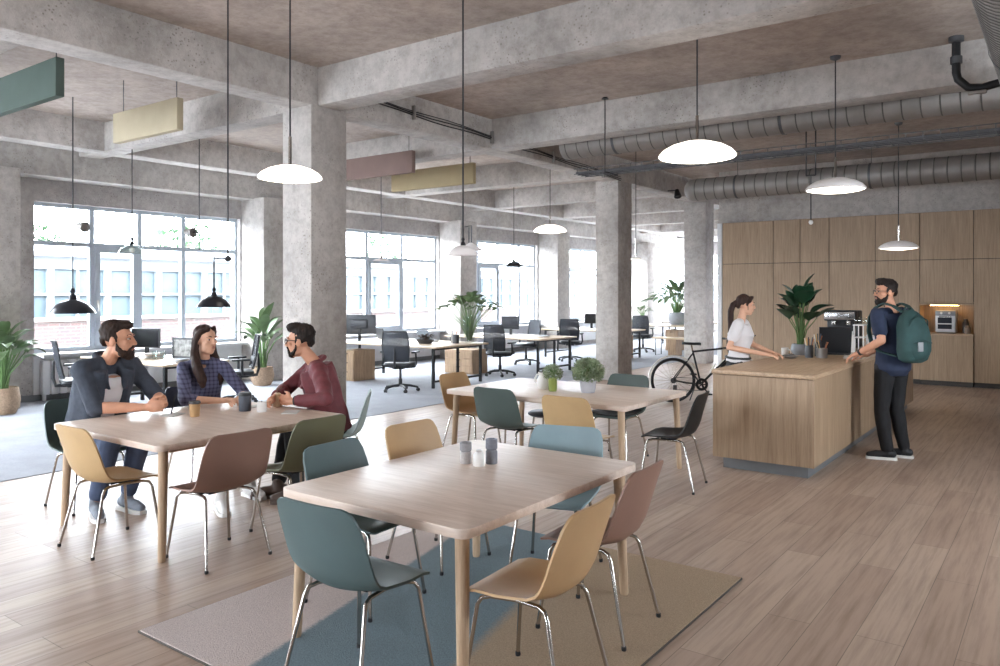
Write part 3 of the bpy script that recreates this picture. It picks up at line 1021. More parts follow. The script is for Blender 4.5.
def chair(x, y, rz, col, label, group, pad=None, z=0):
    if first[0]:
        first[0] = False
        c = C0
        c.location = (x, y, z); c.rotation_euler = (0, 0, R(rz)); c['label'] = label; c['group'] = group
        keep = dup(c, (0, 0, 0), 0, 'x')
        globals()['PROTO'] = keep
        recolor(c, {'shell': CH[col]})
    else:
        c = dup(PROTO, (x, y, z), rz, label, group, {'shell': CH[col]})
    if pad:
        m1 = MB()
        g = []
        for (yy, zz, w) in ((.21, .456, .36), (.16, .462, .42), (.06, .456, .43), (-.06, .453, .43), (-.13, .462, .42), (-.165, .475, .38)):
            g.append([V((u * w / 2, yy, zz + .018 * u * u)) for u in (-1, -.8, -.4, 0, .4, .8, 1)])
        m1.sheet(g, .02); obj('seat_pad', m1, CH[pad], c, 'black seat pad')
    return c
G1, G2, G3 = 'chairs at the nearest table', 'chairs at the table with the three people', 'chairs at the table with the potted bushes'
RZ = .012
chair(-2.49, 2.36, 2, 'teal', 'dark teal shell chair nearest the camera, its back to us, at the nearest table', G1, z=RZ)
chair(-3.13, 3.02, -86, 'teal', 'dark teal shell chair on the left side of the nearest table, beside the mustard one', G1, z=RZ)
chair(-3.24, 3.76, -92, 'mustard', 'mustard shell chair at the far left side of the nearest table, only its back showing', G1, z=RZ)
chair(-2.52, 4.0, 196, 'sky', 'light blue shell chair at the far end of the nearest table', G1, z=RZ)
chair(-1.83, 2.75, 94, 'mustard', 'mustard shell chair in front on the right side of the nearest table', G1, z=RZ)
chair(-1.95, 3.5, 94, 'rust', 'reddish brown shell chair right of the nearest table, behind the front mustard chair', G1, z=RZ)
chair(-5.22, 2.68, 0, 'tan', 'mustard shell chair, back to the camera, at the near end of the left table', G2)
chair(-6.32, 3.06, -90, 'green', 'dark green shell chair under the man in the dark cardigan', G2)
chair(-4.43, 2.96, 88, 'rust', 'reddish brown shell chair at the right side of the left table', G2)
chair(-4.46, 3.62, 90, 'olive', 'olive green shell chair at the left table, beside the man in red', G2)
chair(-5.18, 4.66, 134, 'sage', 'pale sage shell chair under the man in the red jacket', G2)
chair(-6.34, 4.08, -95, 'navy', 'navy shell chair under the woman in the checked shirt', G2)
chair(-5.08, 6.42, -90, 'mustard', 'mustard shell chair at the left end of the table with the potted bushes', G3)
chair(-4.22, 5.9, 0, 'deep', 'dark green shell chair, back to the camera, at the table with the potted bushes', G3)
chair(-3.4, 5.8, 0, 'tan', 'tan shell chair, back to the camera, at the table with the potted bushes', G3)
chair(-3.75, 7.14, 180, 'deep', 'dark green shell chair with black seat pad beyond the table with the potted bushes', G3, 'black')
chair(-2.82, 6.4, 98, 'black', 'black shell chair between the table with the potted bushes and the counter', G3)
# remove the spare prototype
for o in [PROTO] + list(PROTO.children_recursive):
    bpy.data.objects.remove(o)
# low stool pushed under the far side
t = thing('stool', 'low stool with navy round seat tucked under the table with the potted bushes', 'stool', (-4.35, 6.72, 0))
m1 = MB(); m1.lathe([(0, .43), (.16, .43), (.185, .445), (.185, .46), (.16, .475), (0, .48)], seg=28); obj('seat', m1, CH['navy'], t)
for k in range(4):
    a = R(45 + 90 * k); m1 = MB(); m1.tube([(.12 * math.cos(a), .12 * math.sin(a), .43), (.2 * math.cos(a), .2 * math.sin(a), 0)], .01, 8); obj('leg', m1, M_['chrome'], t)

# ------------------------------------------------------------------ office chairs
def mesh_fabric():
    m, nt, b = newmat('chair_mesh')
    v = coords(nt)
    n = nt.nodes.new('ShaderNodeTexChecker'); n.inputs['Scale'].default_value = 130
    L(nt, v, n.inputs['Vector'])
    b.inputs['Base Color'].default_value = tuple(lin('#33373f')) + (1,)
    b.inputs['Roughness'].default_value = .7
    tr = nt.nodes.new('ShaderNodeBsdfTransparent')
    mx = nt.nodes.new('ShaderNodeMixShader')
    r = ramp(nt, n.outputs['Fac'], [(.4, (.68,) * 3), (.6, (.9,) * 3)])
    L(nt, r, mx.inputs[0]); L(nt, tr.outputs[0], mx.inputs[1]); L(nt, b.outputs[0], mx.inputs[2])
    L(nt, mx.outputs[0], nt.nodes['Material Output'].inputs['Surface'])
    return m
M_['mesh'] = mesh_fabric()
def office_proto():
    t = thing('office_chair', 'x', 'office chair')
    for k in range(5):
        a = R(90 + 72 * k)
        ca, sa = math.cos(a), math.sin(a)
        m1 = MB(); m1.tube([(.03 * ca, .03 * sa, .105), (.16 * ca, .16 * sa, .1), (.3 * ca, .3 * sa, .07)], [.024, .02, .016], 8); obj('base_arm', m1, M_['black_plastic'], t)
        m1 = MB()
        q = Matrix.Rotation(a + .6, 3, 'Z') @ Matrix.Rotation(R(90), 3, 'X')
        for d in (-.014, .014):
            m1.lathe([(0, -.009 + d), (.026, -.009 + d), (.03, d), (.026, .009 + d), (0, .009 + d)], (.3 * ca, .3 * sa, .031), 14, mtx=q)
        m1.tube([(.3 * ca, .3 * sa, .03), (.3 * ca, .3 * sa, .075)], .009, 6); obj('caster', m1, M_['black_plastic'], t)
    m1 = MB(); m1.lathe([(0, .09), (.032, .09), (.032, .22), (.022, .22), (.022, .4), (0, .4)], seg=14); obj('gas_lift', m1, M_['black'], t)
    m1 = MB(); m1.box(-.1, .1, -.14, .1, .39, .425, .012); obj('mechanism', m1, M_['black_plastic'], t)
    m1 = MB(); m1.rslab(-.245, .245, -.22, .25, .43, .5, .09, .03); obj('seat', m1, M_['black_plastic'], t)
    # back frame and mesh
    def bp(u, v):
        w = (.205 + .03 * math.sin(PI * v)) * u
        y = -.225 - .03 * v - .06 * math.sin(v * 2.4) * (1 - v) - .07 * v * v + .045 * u * u
        return V((w, y, .53 + .5 * v))
    m1 = MB(); pts = [bp(-1 + 2 * i / 8, 0) for i in range(8)] + [bp(1, i / 8) for i in range(8)] + [bp(1 - 2 * i / 8, 1) for i in range(8)] + [bp(-1, 1 - i / 8) for i in range(8)]
    m1.tube(pts, .0135, 8, closed=True); m1.tube([(0, -.1, .41), (0, -.27, .42), (0, -.3, .52), bp(0, .3) + V((0, -.03, 0)), bp(0, .45) + V((0, -.012, 0))], [.025, .025, .022, .016, .01], 8)
    bf = obj('back_frame', m1, M_['black_plastic'], t)
    m1 = MB(); m1.sheet([[bp(-1 + 2 * i / 8, j / 8) for i in range(9)] for j in range(9)], .006); obj('back_mesh', m1, M_['mesh'], bf)
    m1 = MB(); m1.sheet([[bp(-1 + 2 * i / 8, .18 + .05 * j) + V((0, .012, 0)) for i in range(9)] for j in range(4)], .012); obj('lumbar_pad', m1, M_['black_plastic'], bf)
    for s in (-1, 1):
        m1 = MB(); m1.tube([(s * .12, -.02, .41), (s * .27, -.03, .43), (s * .295, -.03, .5), (s * .285, -.03, .665)], [.018, .018, .02, .016], 8); m1.box(s * .28 - .04, s * .28 + .04, -.15, .12, .66, .69, .012); obj('armrest', m1, M_['black_plastic'], t)
    return t
OP = office_proto()
GO = 'mesh office chairs at the desks'
def ochair(x, y, rz, label):
    return dup(OP, (x, y, .006), rz, label, GO)
ochair(-9.22, 9.68, 24, 'black mesh office chair nearest the camera, at the desk with the big monitor')
ochair(-9.3, 12.66, 8, 'black mesh office chair at the front of the second desk row, left of the pair')
ochair(-10.3, 15.05, 160, 'black mesh office chair on the far side of the second desk, facing the camera')
ochair(-9.9, 16.4, 25, 'black mesh office chair beyond the second desk, just left of the middle column')
ochair(-9.75, 20.1, 10, 'black mesh office chair seen just right of the middle column')
ochair(-11.05, 5.2, -20, 'black mesh office chair behind the man in the cardigan, left end of the window desk')
ochair(-10.25, 7.2, 150, 'mesh office chair behind the woman in the checked shirt, right of the window desk')
for o in [OP] + list(OP.children_recursive):
    bpy.data.objects.remove(o)

# ------------------------------------------------------------------ desks
def desk(x0, x1, y0, y1, label, trestle=True, h=.74):
    cx, cy = (x0 + x1) / 2, (y0 + y1) / 2
    hx, hy = (x1 - x0) / 2, (y1 - y0) / 2
    t = thing('desk', label, 'desk', (cx, cy, .006), 0, 'office desks')
    m1 = MB(); m1.box(-hx, hx, -hy, hy, h - .036, h - .006, .004, 1); obj('desktop', m1, M_['desk_wood'], t)
    for s in (-1, 1):
        x = s * (hx - .12)
        m1 = MB()
        for yy in (-hy + .1, hy - .1):
            m1.box(x - .022, x + .022, yy - .022, yy + .022, 0, h - .036)
        for zz in (.1, h - .075):
            m1.box(x - .018, x + .018, -hy + .1, hy - .1, zz, zz + .035)
        m1.box(x - .018, x + .018, -.02, .02, .1, h - .04)
        obj('trestle', m1, M_['black'], t, smooth=False)
    m1 = MB(); m1.box(-hx + .12, hx - .12, -.02, .02, h - .075, h - .037); obj('crossbar', m1, M_['black'], t, smooth=False)
    return t
desk(-11.85, -9.6, 5.6, 6.6, 'light wooden desk under the first window, behind the three people')
desk(-11.7, -8.9, 10.2, 11.75, 'light wooden desk with the big monitor, under the second window')
desk(-11.2, -8.65, 13.15, 14.6, 'light wooden desk in the second row, under the third window')
desk(-11.2, -8.85, 17.0, 18.4, 'light wooden desk just left of the middle column, in the third row')
desk(-11.3, -8.5, 20.7, 22.0, 'light wooden desk between the middle and far columns, carrying plants')
desk(-10.9, -8.4, 23.6, 24.8, 'light wooden desk farthest back, seen left of the far column')

def pedestal(x, y, w, d, h, label, rz=0):
    t = thing('drawer_unit', label, 'drawers', (x, y, .006), rz, 'wooden drawer units by the desks')
    m1 = MB(); m1.box(-w / 2, w / 2, -d / 2, d / 2, .0, h, .004, 1); obj('body', m1, M_['ped_wood'], t)
    z = .03
    for k in range(3):
        m1 = MB(); hh = (h - .06) / 3; m1.box(-w / 2 + .01, w / 2 - .01, -d / 2 - .014, -d / 2, z, z + hh - .01, .003, 1); dr = obj('drawer', m1, M_['ped_wood'], t)
        m1 = MB(); m1.box(-.05, .05, -d / 2 - .024, -d / 2 - .014, z + hh - .04, z + hh - .025); obj('handle', m1, M_['black'], dr); z += hh
pedestal(-11.15, 10.5, .42, .55, .58, 'wooden drawer unit under the desk with the big monitor')
pedestal(-10.25, 12.75, .75, .5, .5, 'low wide wooden drawer unit beside the second-row chair')
pedestal(-9.35, 17.9, .55, .5, .58, 'wooden drawer unit under the third-row desk')
pedestal(-9.3, 21.3, .4, .5, .6, 'wooden drawer unit under the desk beyond the middle column')
# bench with a block leg near the far column
t = thing('bench', 'low wooden bench with a block leg left of the far column', 'bench', (-8.35, 19.5, .006))
m1 = MB(); m1.box(-.75, .75, -.22, .22, .44, .48, .004, 1); obj('seat', m1, M_['desk_wood'], t)
m1 = MB(); m1.box(-.28, -.06, -.2, .2, 0, .44); obj('block_leg', m1, M_['ped_wood'], t, smooth=False)
m1 = MB(); m1.tube([(.65, -.18, .44), (.65, -.18, .0), (.65, .18, .0), (.65, .18, .44)], .012, 6); obj('leg', m1, M_['black'], t)
m1 = MB(); m1.tube([(-.65, -.18, .44), (-.65, -.18, .0), (-.65, .18, .0), (-.65, .18, .44)], .012, 6); obj('leg', m1, M_['black'], t)

def monitor(x, y, z, w, rz, label, back=False):
    t = thing('monitor', label, 'monitor', (x, y, z), rz, 'desk monitors')
    h = w * .58
    m1 = MB(); m1.rslab(-w / 2, w / 2, -.012, .02, 0, h, .01, .004, 3)
    m1.bm.verts.ensure_lookup_table()
    m1 = MB(); m1.box(-w / 2, w / 2, -.012, .022, .13, .13 + h, .006); m1.box(-w * .25, w * .25, .02, .05, .13 + h * .3, .13 + h * .75, .012); c = obj('casing', m1, mat('casing', '#34363b', .4, .1), t)
    m1 = MB(); m1.box(-w / 2 + .012, w / 2 - .012, -.0135, -.011, .145, .115 + h); obj('screen', m1, mat('screen_off', '#17191e', .15), c, smooth=False)
    m1 = MB(); m1.box(-.03, .03, .012, .04, .01, .3, .005); m1.box(-.12, .12, -.06, .13, 0, .012, .004); obj('stand', m1, M_['black_plastic'], t)
    return t
DZ = .741
monitor(-11.3, 10.72, DZ, .66, 205, 'big dark monitor seen from behind on the desk under the second window')
monitor(-10.15, 14.2, DZ, .5, -5, 'black monitor on the second-row desk, screen to the camera')
monitor(-11.1, 6.2, DZ, .5, 20, 'black monitor on the desk under the first window, beside the bearded man')
monitor(-10.2, 18.0, DZ, .45, 60, 'thin monitor on the third-row desk, left of the middle column')

# small things on the desks
def lap(x, y, z, rz, label, c='#7d8794'):
    t = thing('laptop', label, 'laptop', (x, y, z), rz, 'laptops on the desks')
    m1 = MB(); m1.box(-.16, .16, -.11, .11, 0, .016, .004); obj('base', m1, M_['galv_dark'], t)
    m1 = MB(); m1.obox((0, .145, .12), (1, 0, 0), (0, 1, -.3), (0, .3, 1), .16, .005, .11); obj('lid', m1, mat('laptop_lid', c, .4, .3), t, smooth=False)
lap(-10.05, 11.35, DZ, 175, 'grey laptop open on the desk behind the nearest office chair')
lap(-11.3, 11.45, DZ, 165, 'dark laptop open at the window edge of the desk with the big monitor', '#3c4047')
def cup_pens(x, y, z, r, h, label, mm='galv_dark', n=6, name='pen_pot', group=None):
    t = thing(name, label, 'pen pot', (x, y, z), 0, group)
    m1 = MB(); m1.lathe([(0, 0), (r, 0), (r, h), (r * .9, h), (r * .9, .01), (0, .01)], seg=18); obj('pot', m1, M_[mm] if isinstance(mm, str) else mm, t)
    cs = ('#b06a3a', '#d8b070', '#3a3a40', '#7a4a30', '#e0d8c8', '#556070')
    for k in range(n):
        a = k * 2.4; m1 = MB(); m1.tube([(r * .4 * math.cos(a), r * .4 * math.sin(a), .012), (r * .85 * math.cos(a), r * .85 * math.sin(a), h + .03), (r * 1.15 * math.cos(a), r * 1.15 * math.sin(a), h + .07 + .012 * (k % 3))], .0055, 6); obj('pen', m1, PEN[k % 6], t)
PEN = [mat('pen%d' % i, c, .5) for i, c in enumerate(('#b06a3a', '#d8b070', '#3a3a40', '#7a4a30', '#e0d8c8', '#556070'))]
cup_pens(-9.42, 11.35, DZ, .06, .15, 'grey pen pot on the monitor desk, left of the leafy vase', 'galv', 5)
m1 = MB(); m1.lathe([(0, 0), (.06, 0), (.065, .16), (.058, .16), (.055, .01), (0, .01)], seg=18)
single('tin', m1, M_['galv_dark'], 'dark tin standing between pen pot and leafy vase on the monitor desk', 'tin', (-9.25, 11.2, DZ))
random.seed(3)
t = thing('dried_flowers', 'low bowl of dark dried flowers on the desk behind the nearest office chair', 'plant', (-9.7, 10.85, DZ))
t.scale = (1.3, 1.3, 1.3)
m1 = MB(); m1.lathe([(0, 0), (.09, 0), (.14, .06), (.13, .06), (.08, .012), (0, .012)], seg=18); obj('bowl', m1, M_['galv_dark'], t)
m1 = MB()
for k in range(90):
    a = random.uniform(0, 2 * PI); r = random.uniform(.02, .17)
    m1.leaf((r * .5 * math.cos(a), r * .5 * math.sin(a), .03 + random.uniform(0, .08)), (math.cos(a), math.sin(a), random.uniform(.3, 1.4)), .08, .045, .5, .1, 2)
obj('flowers', m1, mat('dried', '#54463f', .9, 0, .4), t, recalc=False)
PAPER_M = [mat('paper_%d' % i, c, .8, 0, .03) for i, c in enumerate(('#efeeec', '#d8d3cc', '#b8bcc2', '#c9b79f'))]
def papers(x, y, z, n, label, rz=0, w=.21, d=.29):
    t = thing('paper_stack', label, 'papers', (x, y, z), rz, 'paper stacks on the desks')
    for k in range(n):
        m1 = MB(); a = R(random.uniform(-9, 9)); m1.obox((random.uniform(-.02, .02), random.uniform(-.02, .02), .006 + .012 * k), (math.cos(a), math.sin(a), 0), (-math.sin(a), math.cos(a), 0), (0, 0, 1), w / 2, d / 2, .0055); obj('folder', m1, PAPER_M[k % 4], t, smooth=False)
papers(-10.75, 6.1, DZ, 6, 'stack of pale folders on the desk right of the bearded man')
papers(-9.9, 6.0, DZ, 3, 'thin stack of papers at the right end of the desk under the first window', 20)
papers(-9.1, 13.9, DZ, 3, 'thin stack of papers on the second-row desk', 10)
papers(-10.55, 13.6, DZ, 2, 'pair of papers at the left of the second-row desk', -10)
t = thing('picture_frame', 'framed picture leaning on the desk between the man and woman', 'picture', (-10.35, 6.35, DZ), 15)
m1 = MB()
for q in ((-.2, -.17, 0, .3), (.17, .2, 0, .3), (-.2, .2, 0, .03), (-.2, .2, .27, .3)):
    m1.box(q[0], q[1], -.012, .012, q[2], q[3])
obj('frame', m1, M_['galv_dark'], t, smooth=False)
m1 = MB(); m1.box(-.17, .17, -.004, .006, .03, .27); obj('picture', m1, mat('picture_print', '#9a9a98', .5, 0, .7, 14), t, smooth=False)
m1 = MB(); m1.tube([(0, .01, .2), (0, .1, .0)], .006, 6); obj('stand', m1, M_['black'], t)
for j, (x, y, lab) in enumerate(((-10.5, 6.0, 'clear drinking glass in front of the framed picture, left of the pair'), (-10.32, 6.02, 'clear drinking glass in front of the framed picture, right of the pair'))):
    m1 = MB(); m1.lathe([(0, 0), (.035, 0), (.04, .12), (.036, .12), (.032, .008), (0, .008)], seg=16); single('drinking_glass', m1, M_['clear'], lab, 'glass', (x, y, DZ), group='glasses on the window desk')
t = thing('radiator', 'white ribbed radiator under the first window', 'radiator', (-12.93, 5.5, .1))
for k in range(14):
    m1 = MB(); m1.box(0, .12, k * .13, k * .13 + .115, 0, .54, .02); obj('rib', m1, M_['white_wall'], t)
m1 = MB(); m1.box(.12, .128, .3, .42, .43, .48); obj('badge', m1, M_['black'], t, smooth=False)
m1 = MB(); m1.box(.03, .09, .02, .06, -.1, 0); m1.box(.03, .09, 1.7, 1.74, -.1, 0); obj('bracket', m1, M_['white_wall'], t, smooth=False)

# ------------------------------------------------------------------ plants
M_['leaf_a'] = mat('leaf_green', '#647a55', .45, 0, .35, 4)
M_['leaf_b'] = mat('leaf_deep', '#24442f', .35, 0, .3, 4)
M_['leaf_c'] = mat('leaf_grey_green', '#869373', .6, 0, .35, 9)
M_['stem'] = mat('stem', '#5c7a45', .6, 0, .2)
M_['terracotta'] = mat('woven_pot', '#a88f78', .85, 0, .25, 45, .6, 60)
M_['grey_pot'] = mat('grey_pot', '#8d9096', .6, 0, .1)
def leafy(x, y, z, label, pot, ph, pr, H, nl, ll, lw, lean=.35, leafm='leaf_a', seed=1, name='potted_plant', potm=None, bulge=.12, stemr=.008, basefrac=.45, droop=(.5, 1.2)):
    random.seed(seed)
    t = thing(name, label, 'plant', (x, y, z))
    if pot == 'pot':
        m1 = MB(); m1.lathe([(0, 0), (pr * .8, 0), (pr * (1 + bulge) * .95, ph * .3), (pr * (1 + bulge), ph * .55), (pr, ph * .95), (pr * .97, ph), (pr * .88, ph), (pr * .88, ph * .85), (0, ph * .85)], seg=28); obj('pot', m1, M_[potm or 'terracotta'], t)
        m1 = MB(); m1.lathe([(pr * .87, ph * .86), (pr * .5, ph * .9), (0, ph * .91)], seg=20); obj('soil', m1, M_['soil'], t)
        b0 = ph * .88
    else:
        m1 = MB(); m1.lathe([(0, 0), (pr * .8, 0), (pr * .8, ph * .1), (pr, ph * .8), (pr * 1.05, ph), (pr * .98, ph), (pr * .9, ph * .8), (pr * .7, ph * .06), (0, ph * .06)], seg=20); obj('vase', m1, M_['clear'], t, 'clear glass vase')
        b0 = ph * .1
    ms, ml = MB(), MB()
    for k in range(nl):
        a = k * 2.399 + random.uniform(-.3, .3)
        f = (k + .5) / nl
        hh = b0 + (H - b0) * (basefrac + (1 - basefrac) * random.uniform(.75, 1) * (1 - .55 * f)) - .2 * ll
        out = lean * (.25 + f) * H * .5
        base = V((pr * .35 * math.cos(a) * random.random(), pr * .35 * math.sin(a) * random.random(), b0))
        tip = V((math.cos(a) * out, math.sin(a) * out, hh))
        mid = base.lerp(tip, .55) + V((-math.cos(a), -math.sin(a), 0)) * out * .22
        ms.tube([base, mid, tip], [stemr, stemr * .8, stemr * .5], 5)
        d = (tip - mid).normalized() + V((math.cos(a), math.sin(a), 0)) * .35
        ml.leaf(tip - d.normalized() * .02, d, ll * random.uniform(.8, 1.15), lw * random.uniform(.8, 1.15), random.uniform(*droop), .16, 6)
    obj('stems', ms, M_['stem'], t)
    obj('foliage', ml, M_[leafm], t, recalc=False)
    return t
leafy(-12.0, 4.62, 0, 'tall leafy plant in a woven pot at the far left edge', 'pot', .37, .2, 1.2, 40, .36, .17, .45, 'leaf_a', 1, 'potted_plant', 'terracotta', stemr=.012, basefrac=.35)
leafy(-11.88, 8.85, .006, 'tall leafy plant in a round pot at the pier behind the front column', 'pot', .33, .19, 1.25, 20, .48, .17, .32, 'leaf_a', 5, 'potted_plant', 'terracotta', stemr=.013, basefrac=.35)
leafy(-9.2, 11.55, DZ, 'leafy branches in a clear glass vase on the monitor desk', 'vase', .5, .12, .98, 56, .2, .15, .9, 'leaf_a', 9, 'vase_of_branches', stemr=.006, basefrac=.42)
leafy(-9.35, 21.55, DZ, 'palm-like plant in a grey pot on the desk beside the far column', 'pot', .36, .24, 1.2, 60, .6, .15, .85, 'leaf_a', 12, 'potted_plant', 'grey_pot', stemr=.01, basefrac=.3)
leafy(-10.9, 21.0, DZ, 'small light green plant on the desk just right of the middle column', 'pot', .2, .11, .65, 22, .2, .11, .7, 'leaf_a', 14, 'potted_plant', 'white')
leafy(-10.45, 21.5, DZ, 'small dark-potted plant between the palm-like plant and the light green plant', 'pot', .18, .1, .55, 20, .18, .1, .7, 'leaf_a', 17, 'potted_plant', 'grey_pot')
leafy(-2.6, 9.6, .95, 'dark leafy plant with broad glossy leaves in a grey pot on the counter', 'pot', .13, .1, .84, 22, .25, .2, .36, 'leaf_b', 23, droop=(.1, .7), name='potted_plant', potm='grey_pot', stemr=.008, basefrac=.15)

def bush(x, y, z, label, pot, r, cz, n, seed):
    random.seed(seed)
    t = thing('potted_bush', label, 'plant', (x, y, z), 0, 'potted bushes on the far table')
    pot(t)
    m1 = MB(); ms = MB()
    for k in range(n):
        d = V((random.gauss(0, 1), random.gauss(0, 1), random.gauss(0, 1))).normalized()
        if d.z < -.7:
            d.z = -d.z
        rr = r * random.uniform(.6, 1.0)
        p = V((0, 0, cz)) + V((d.x * rr, d.y * rr, d.z * rr * .82))
        e = (d + V((random.gauss(0, .5), random.gauss(0, .5), random.gauss(0, .5)))).normalized()
        m1.leaf(p, e, r * .17, r * .1, .3, .12, 2, random.uniform(0, 3))
        if k % 12 == 0:
            ms.tube([(0, 0, cz - r * .9), V((0, 0, cz)) + d * r * .2, p], .0025, 4)
    obj('stems', ms, M_['stem'], t)
    obj('foliage', m1, M_['leaf_c'], t, recalc=False)
def pot_a(t):
    m1 = MB(); m1.lathe([(0, 0), (.062, 0), (.07, .03), (.078, .105), (.08, .115), (.07, .115), (.066, .09), (0, .09)], seg=24); obj('pot', m1, mat('cool_grey_pot', '#a9a8ad', .7, 0, .06), t, 'grey pot')
def pot_b(t):
    m1 = MB(); m1.lathe([(0, 0), (.036, 0), (.042, .02), (.042, .12), (.044, .13), (.036, .13), (.034, .02), (0, .02)], seg=20); obj('vase', m1, mat('lime_vase', '#86914a', .35, 0, .06), t, 'lime green vase')
bush(-3.7, 6.45, .745, 'large round grey-green bush in a pale grey pot on the far table', pot_a, .148, .2, 2300, 4)
bush(-4.02, 6.33, .745, 'small bush in a lime green vase on the far table, beside the white jug', pot_b, .098, .175, 900, 8)
t = thing('jug', 'white ceramic jug on the far table, left of the small bush', 'jug', (-4.19, 6.42, .745))
m1 = MB(); m1.lathe([(0, 0), (.05, 0), (.06, .03), (.06, .09), (.042, .13), (.045, .155), (.052, .165), (.045, .165), (.036, .13), (0, .12)], seg=22); obj('body', m1, M_['white'], t)
m1 = MB(); m1.tube([(-.058, 0, .05), (-.09, 0, .06), (-.095, 0, .1), (-.07, 0, .14), (-.042, 0, .145)], .008, 7); obj('handle', m1, M_['white'], t)
m1 = MB(); m1.lathe([(0, .17), (.03, .172), (.042, .166)], seg=18); m1.ell((0, 0, .18), .01); obj('lid', m1, M_['galv_dark'], t)

# ------------------------------------------------------------------ things on the near table and the people's table
def turned(prof, seg=24):
    m1 = MB(); return m1.lathe(prof, seg=seg)
t = thing('shaker', 'squat pale grey waisted shaker on the nearest table, left of the three', 'shaker', (-2.72, 3.38, .745), 0, 'shakers on the nearest table')
obj('base', turned([(0, 0), (.03, 0), (.032, .004), (.032, .058), (.026, .066), (0, .066)]), mat('stone_pale', '#b5aeab', .8, 0, .12, 60), t)
obj('top', turned([(0, .066), (.026, .066), (.033, .074), (.033, .115), (.03, .118), (.02, .118), (.018, .112), (0, .112)]), mat('stone_grey', '#8f8c8e', .8, 0, .12, 60), t)
t = thing('shaker', 'small white shaker on the nearest table, in the middle of the three', 'shaker', (-2.62, 3.37, .745), 0, 'shakers on the nearest table')
obj('base', turned([(0, 0), (.027, 0), (.03, .004), (.03, .062), (.022, .074), (.015, .078), (0, .078)]), M_['white'], t)
obj('top', turned([(.014, .076), (.016, .084), (.012, .09), (0, .09)]), mat('stone_w', '#c9c2bc', .7), t)
t = thing('shaker', 'tall grey waisted shaker on the nearest table, right of the three', 'shaker', (-2.6, 3.46, .745), 0, 'shakers on the nearest table')
obj('base', turned([(0, 0), (.03, 0), (.033, .004), (.033, .068), (.026, .078), (0, .078)]), mat('stone_dark', '#85868d', .8, 0, .1, 60), t)
obj('top', turned([(0, .078), (.026, .078), (.033, .086), (.033, .134), (.03, .138), (.02, .138), (.018, .132), (0, .132)]), mat('stone_dark2', '#7b7c84', .8, 0, .1, 60), t)
TZ2 = .745
t = thing('coffee_cup', 'tan takeaway cup with dark lid on the people\'s table', 'cup', (-5.42, 3.42, TZ2))
obj('cup', turned([(0, 0), (.034, 0), (.042, .1), (0, .1)]), mat('kraft', '#b08a5f', .7), t)
obj('lid', turned([(.044, .098), (.045, .106), (.04, .118), (.036, .112), (0, .112)]), mat('lid_dark', '#3f3a38', .5), t, 'dark lid')
t = thing('coffee_cup', 'dark grey tumbler with black lid on the people\'s table, in front of the woman', 'cup', (-5.35, 3.82, TZ2))
obj('cup', turned([(0, 0), (.046, 0), (.048, .004), (.05, .125), (0, .125)]), mat('tumbler', '#4b505a', .45), t)
obj('lid', turned([(.051, .123), (.051, .14), (.044, .15), (.02, .152), (0, .152)]), M_['black_plastic'], t)
t = thing('candle', 'short white candle beside the dark tumbler on the people\'s table', 'candle', (-5.2, 3.87, TZ2))
obj('wax', turned([(0, 0), (.036, 0), (.038, .004), (.038, .075), (.034, .08), (.02, .076), (0, .074)]), M_['white'], t)
obj('wick', turned([(0, .073), (.003, .073), (.003, .088), (0, .09)], 6), M_['black'], t)
t = thing('bottle', 'cream bottle with bent dark straw by the hands of the man in red', 'bottle', (-5.33, 4.12, TZ2))
obj('body', turned([(0, 0), (.034, 0), (.038, .005), (.038, .09), (.028, .11), (.02, .115), (0, .115)]), mat('cream_bottle', '#d8c3a4', .5), t)
m1 = MB(); m1.tube([(.0, 0, .11), (0, 0, .15), (.012, .01, .165), (.03, .02, .155)], .005, 6); obj('straw', m1, mat('straw', '#6b4a35', .5), t)
def sheetp(x, y, rz, label, n=1, name='notepad', w=.12, d=.17, m=None):
    m1 = MB(); m1.box(-w / 2, w / 2, -d / 2, d / 2, 0, .006 * n, .001, 1)
    single(name, m1, m or M_['paper'], label, 'paper', (x, y, TZ2), rz)
sheetp(-5.62, 3.36, 30, 'white notepad under the hands of the man in the cardigan')
sheetp(-5.5, 3.98, -20, 'white notepad beside the woman\'s hands')
sheetp(-4.98, 3.98, 40, 'white papers in front of the man in red', 1)

# ------------------------------------------------------------------ things on the counter
CT = .951
cup_pens(-2.41, 9.25, CT, .045, .14, 'grey square-look pen holder full of brown pens on the counter', 'galv_dark', 8)
cup_pens(-2.375, 9.5, CT, .038, .17, 'tall dark pen pot behind the other pen holders on the counter', 'black_plastic', 6)
cup_pens(-2.285, 9.3, CT, .06, .11, 'wide silver pen tin on the counter, right of the pen holders', 'galv', 5)
t = thing('saucer', 'grey saucer on the counter by the woman\'s hands', 'saucer', (-2.57, 9.02, CT))
obj('dish', turned([(0, .0), (.05, 0), (.1, .022), (.105, .026), (.1, .028), (.05, .008), (0, .008)], 28), mat('grey_glaze', '#8b8a8a', .35), t)
m1 = MB(); m1.obox((-.02, 0, .036), (1, .4, .12), (-.4, 1, 0), (-.1, 0, 1), .075, .04, .004); single('phone', m1, mat('phone_grey', '#6c6a6a', .25), 'grey phone lying on the saucer on the counter', 'phone', (-2.57, 9.02, CT))
t = thing('cup', 'small white cup behind the saucer on the counter', 'cup', (-2.68, 9.25, CT))
obj('body', turned([(0, 0), (.034, 0), (.038, .01), (.04, .1), (.035, .1), (.032, .012), (0, .012)], 20), M_['white'], t)
m1 = MB(); m1.tube([(.038, 0, .08), (.065, 0, .075), (.065, 0, .035), (.037, 0, .025)], .006, 6); obj('handle', m1, M_['white'], t)
t = thing('till_screen', 'black slanted till screen on the counter, beside the pen pots', 'screen', (-2.27, 9.85, CT), 20)
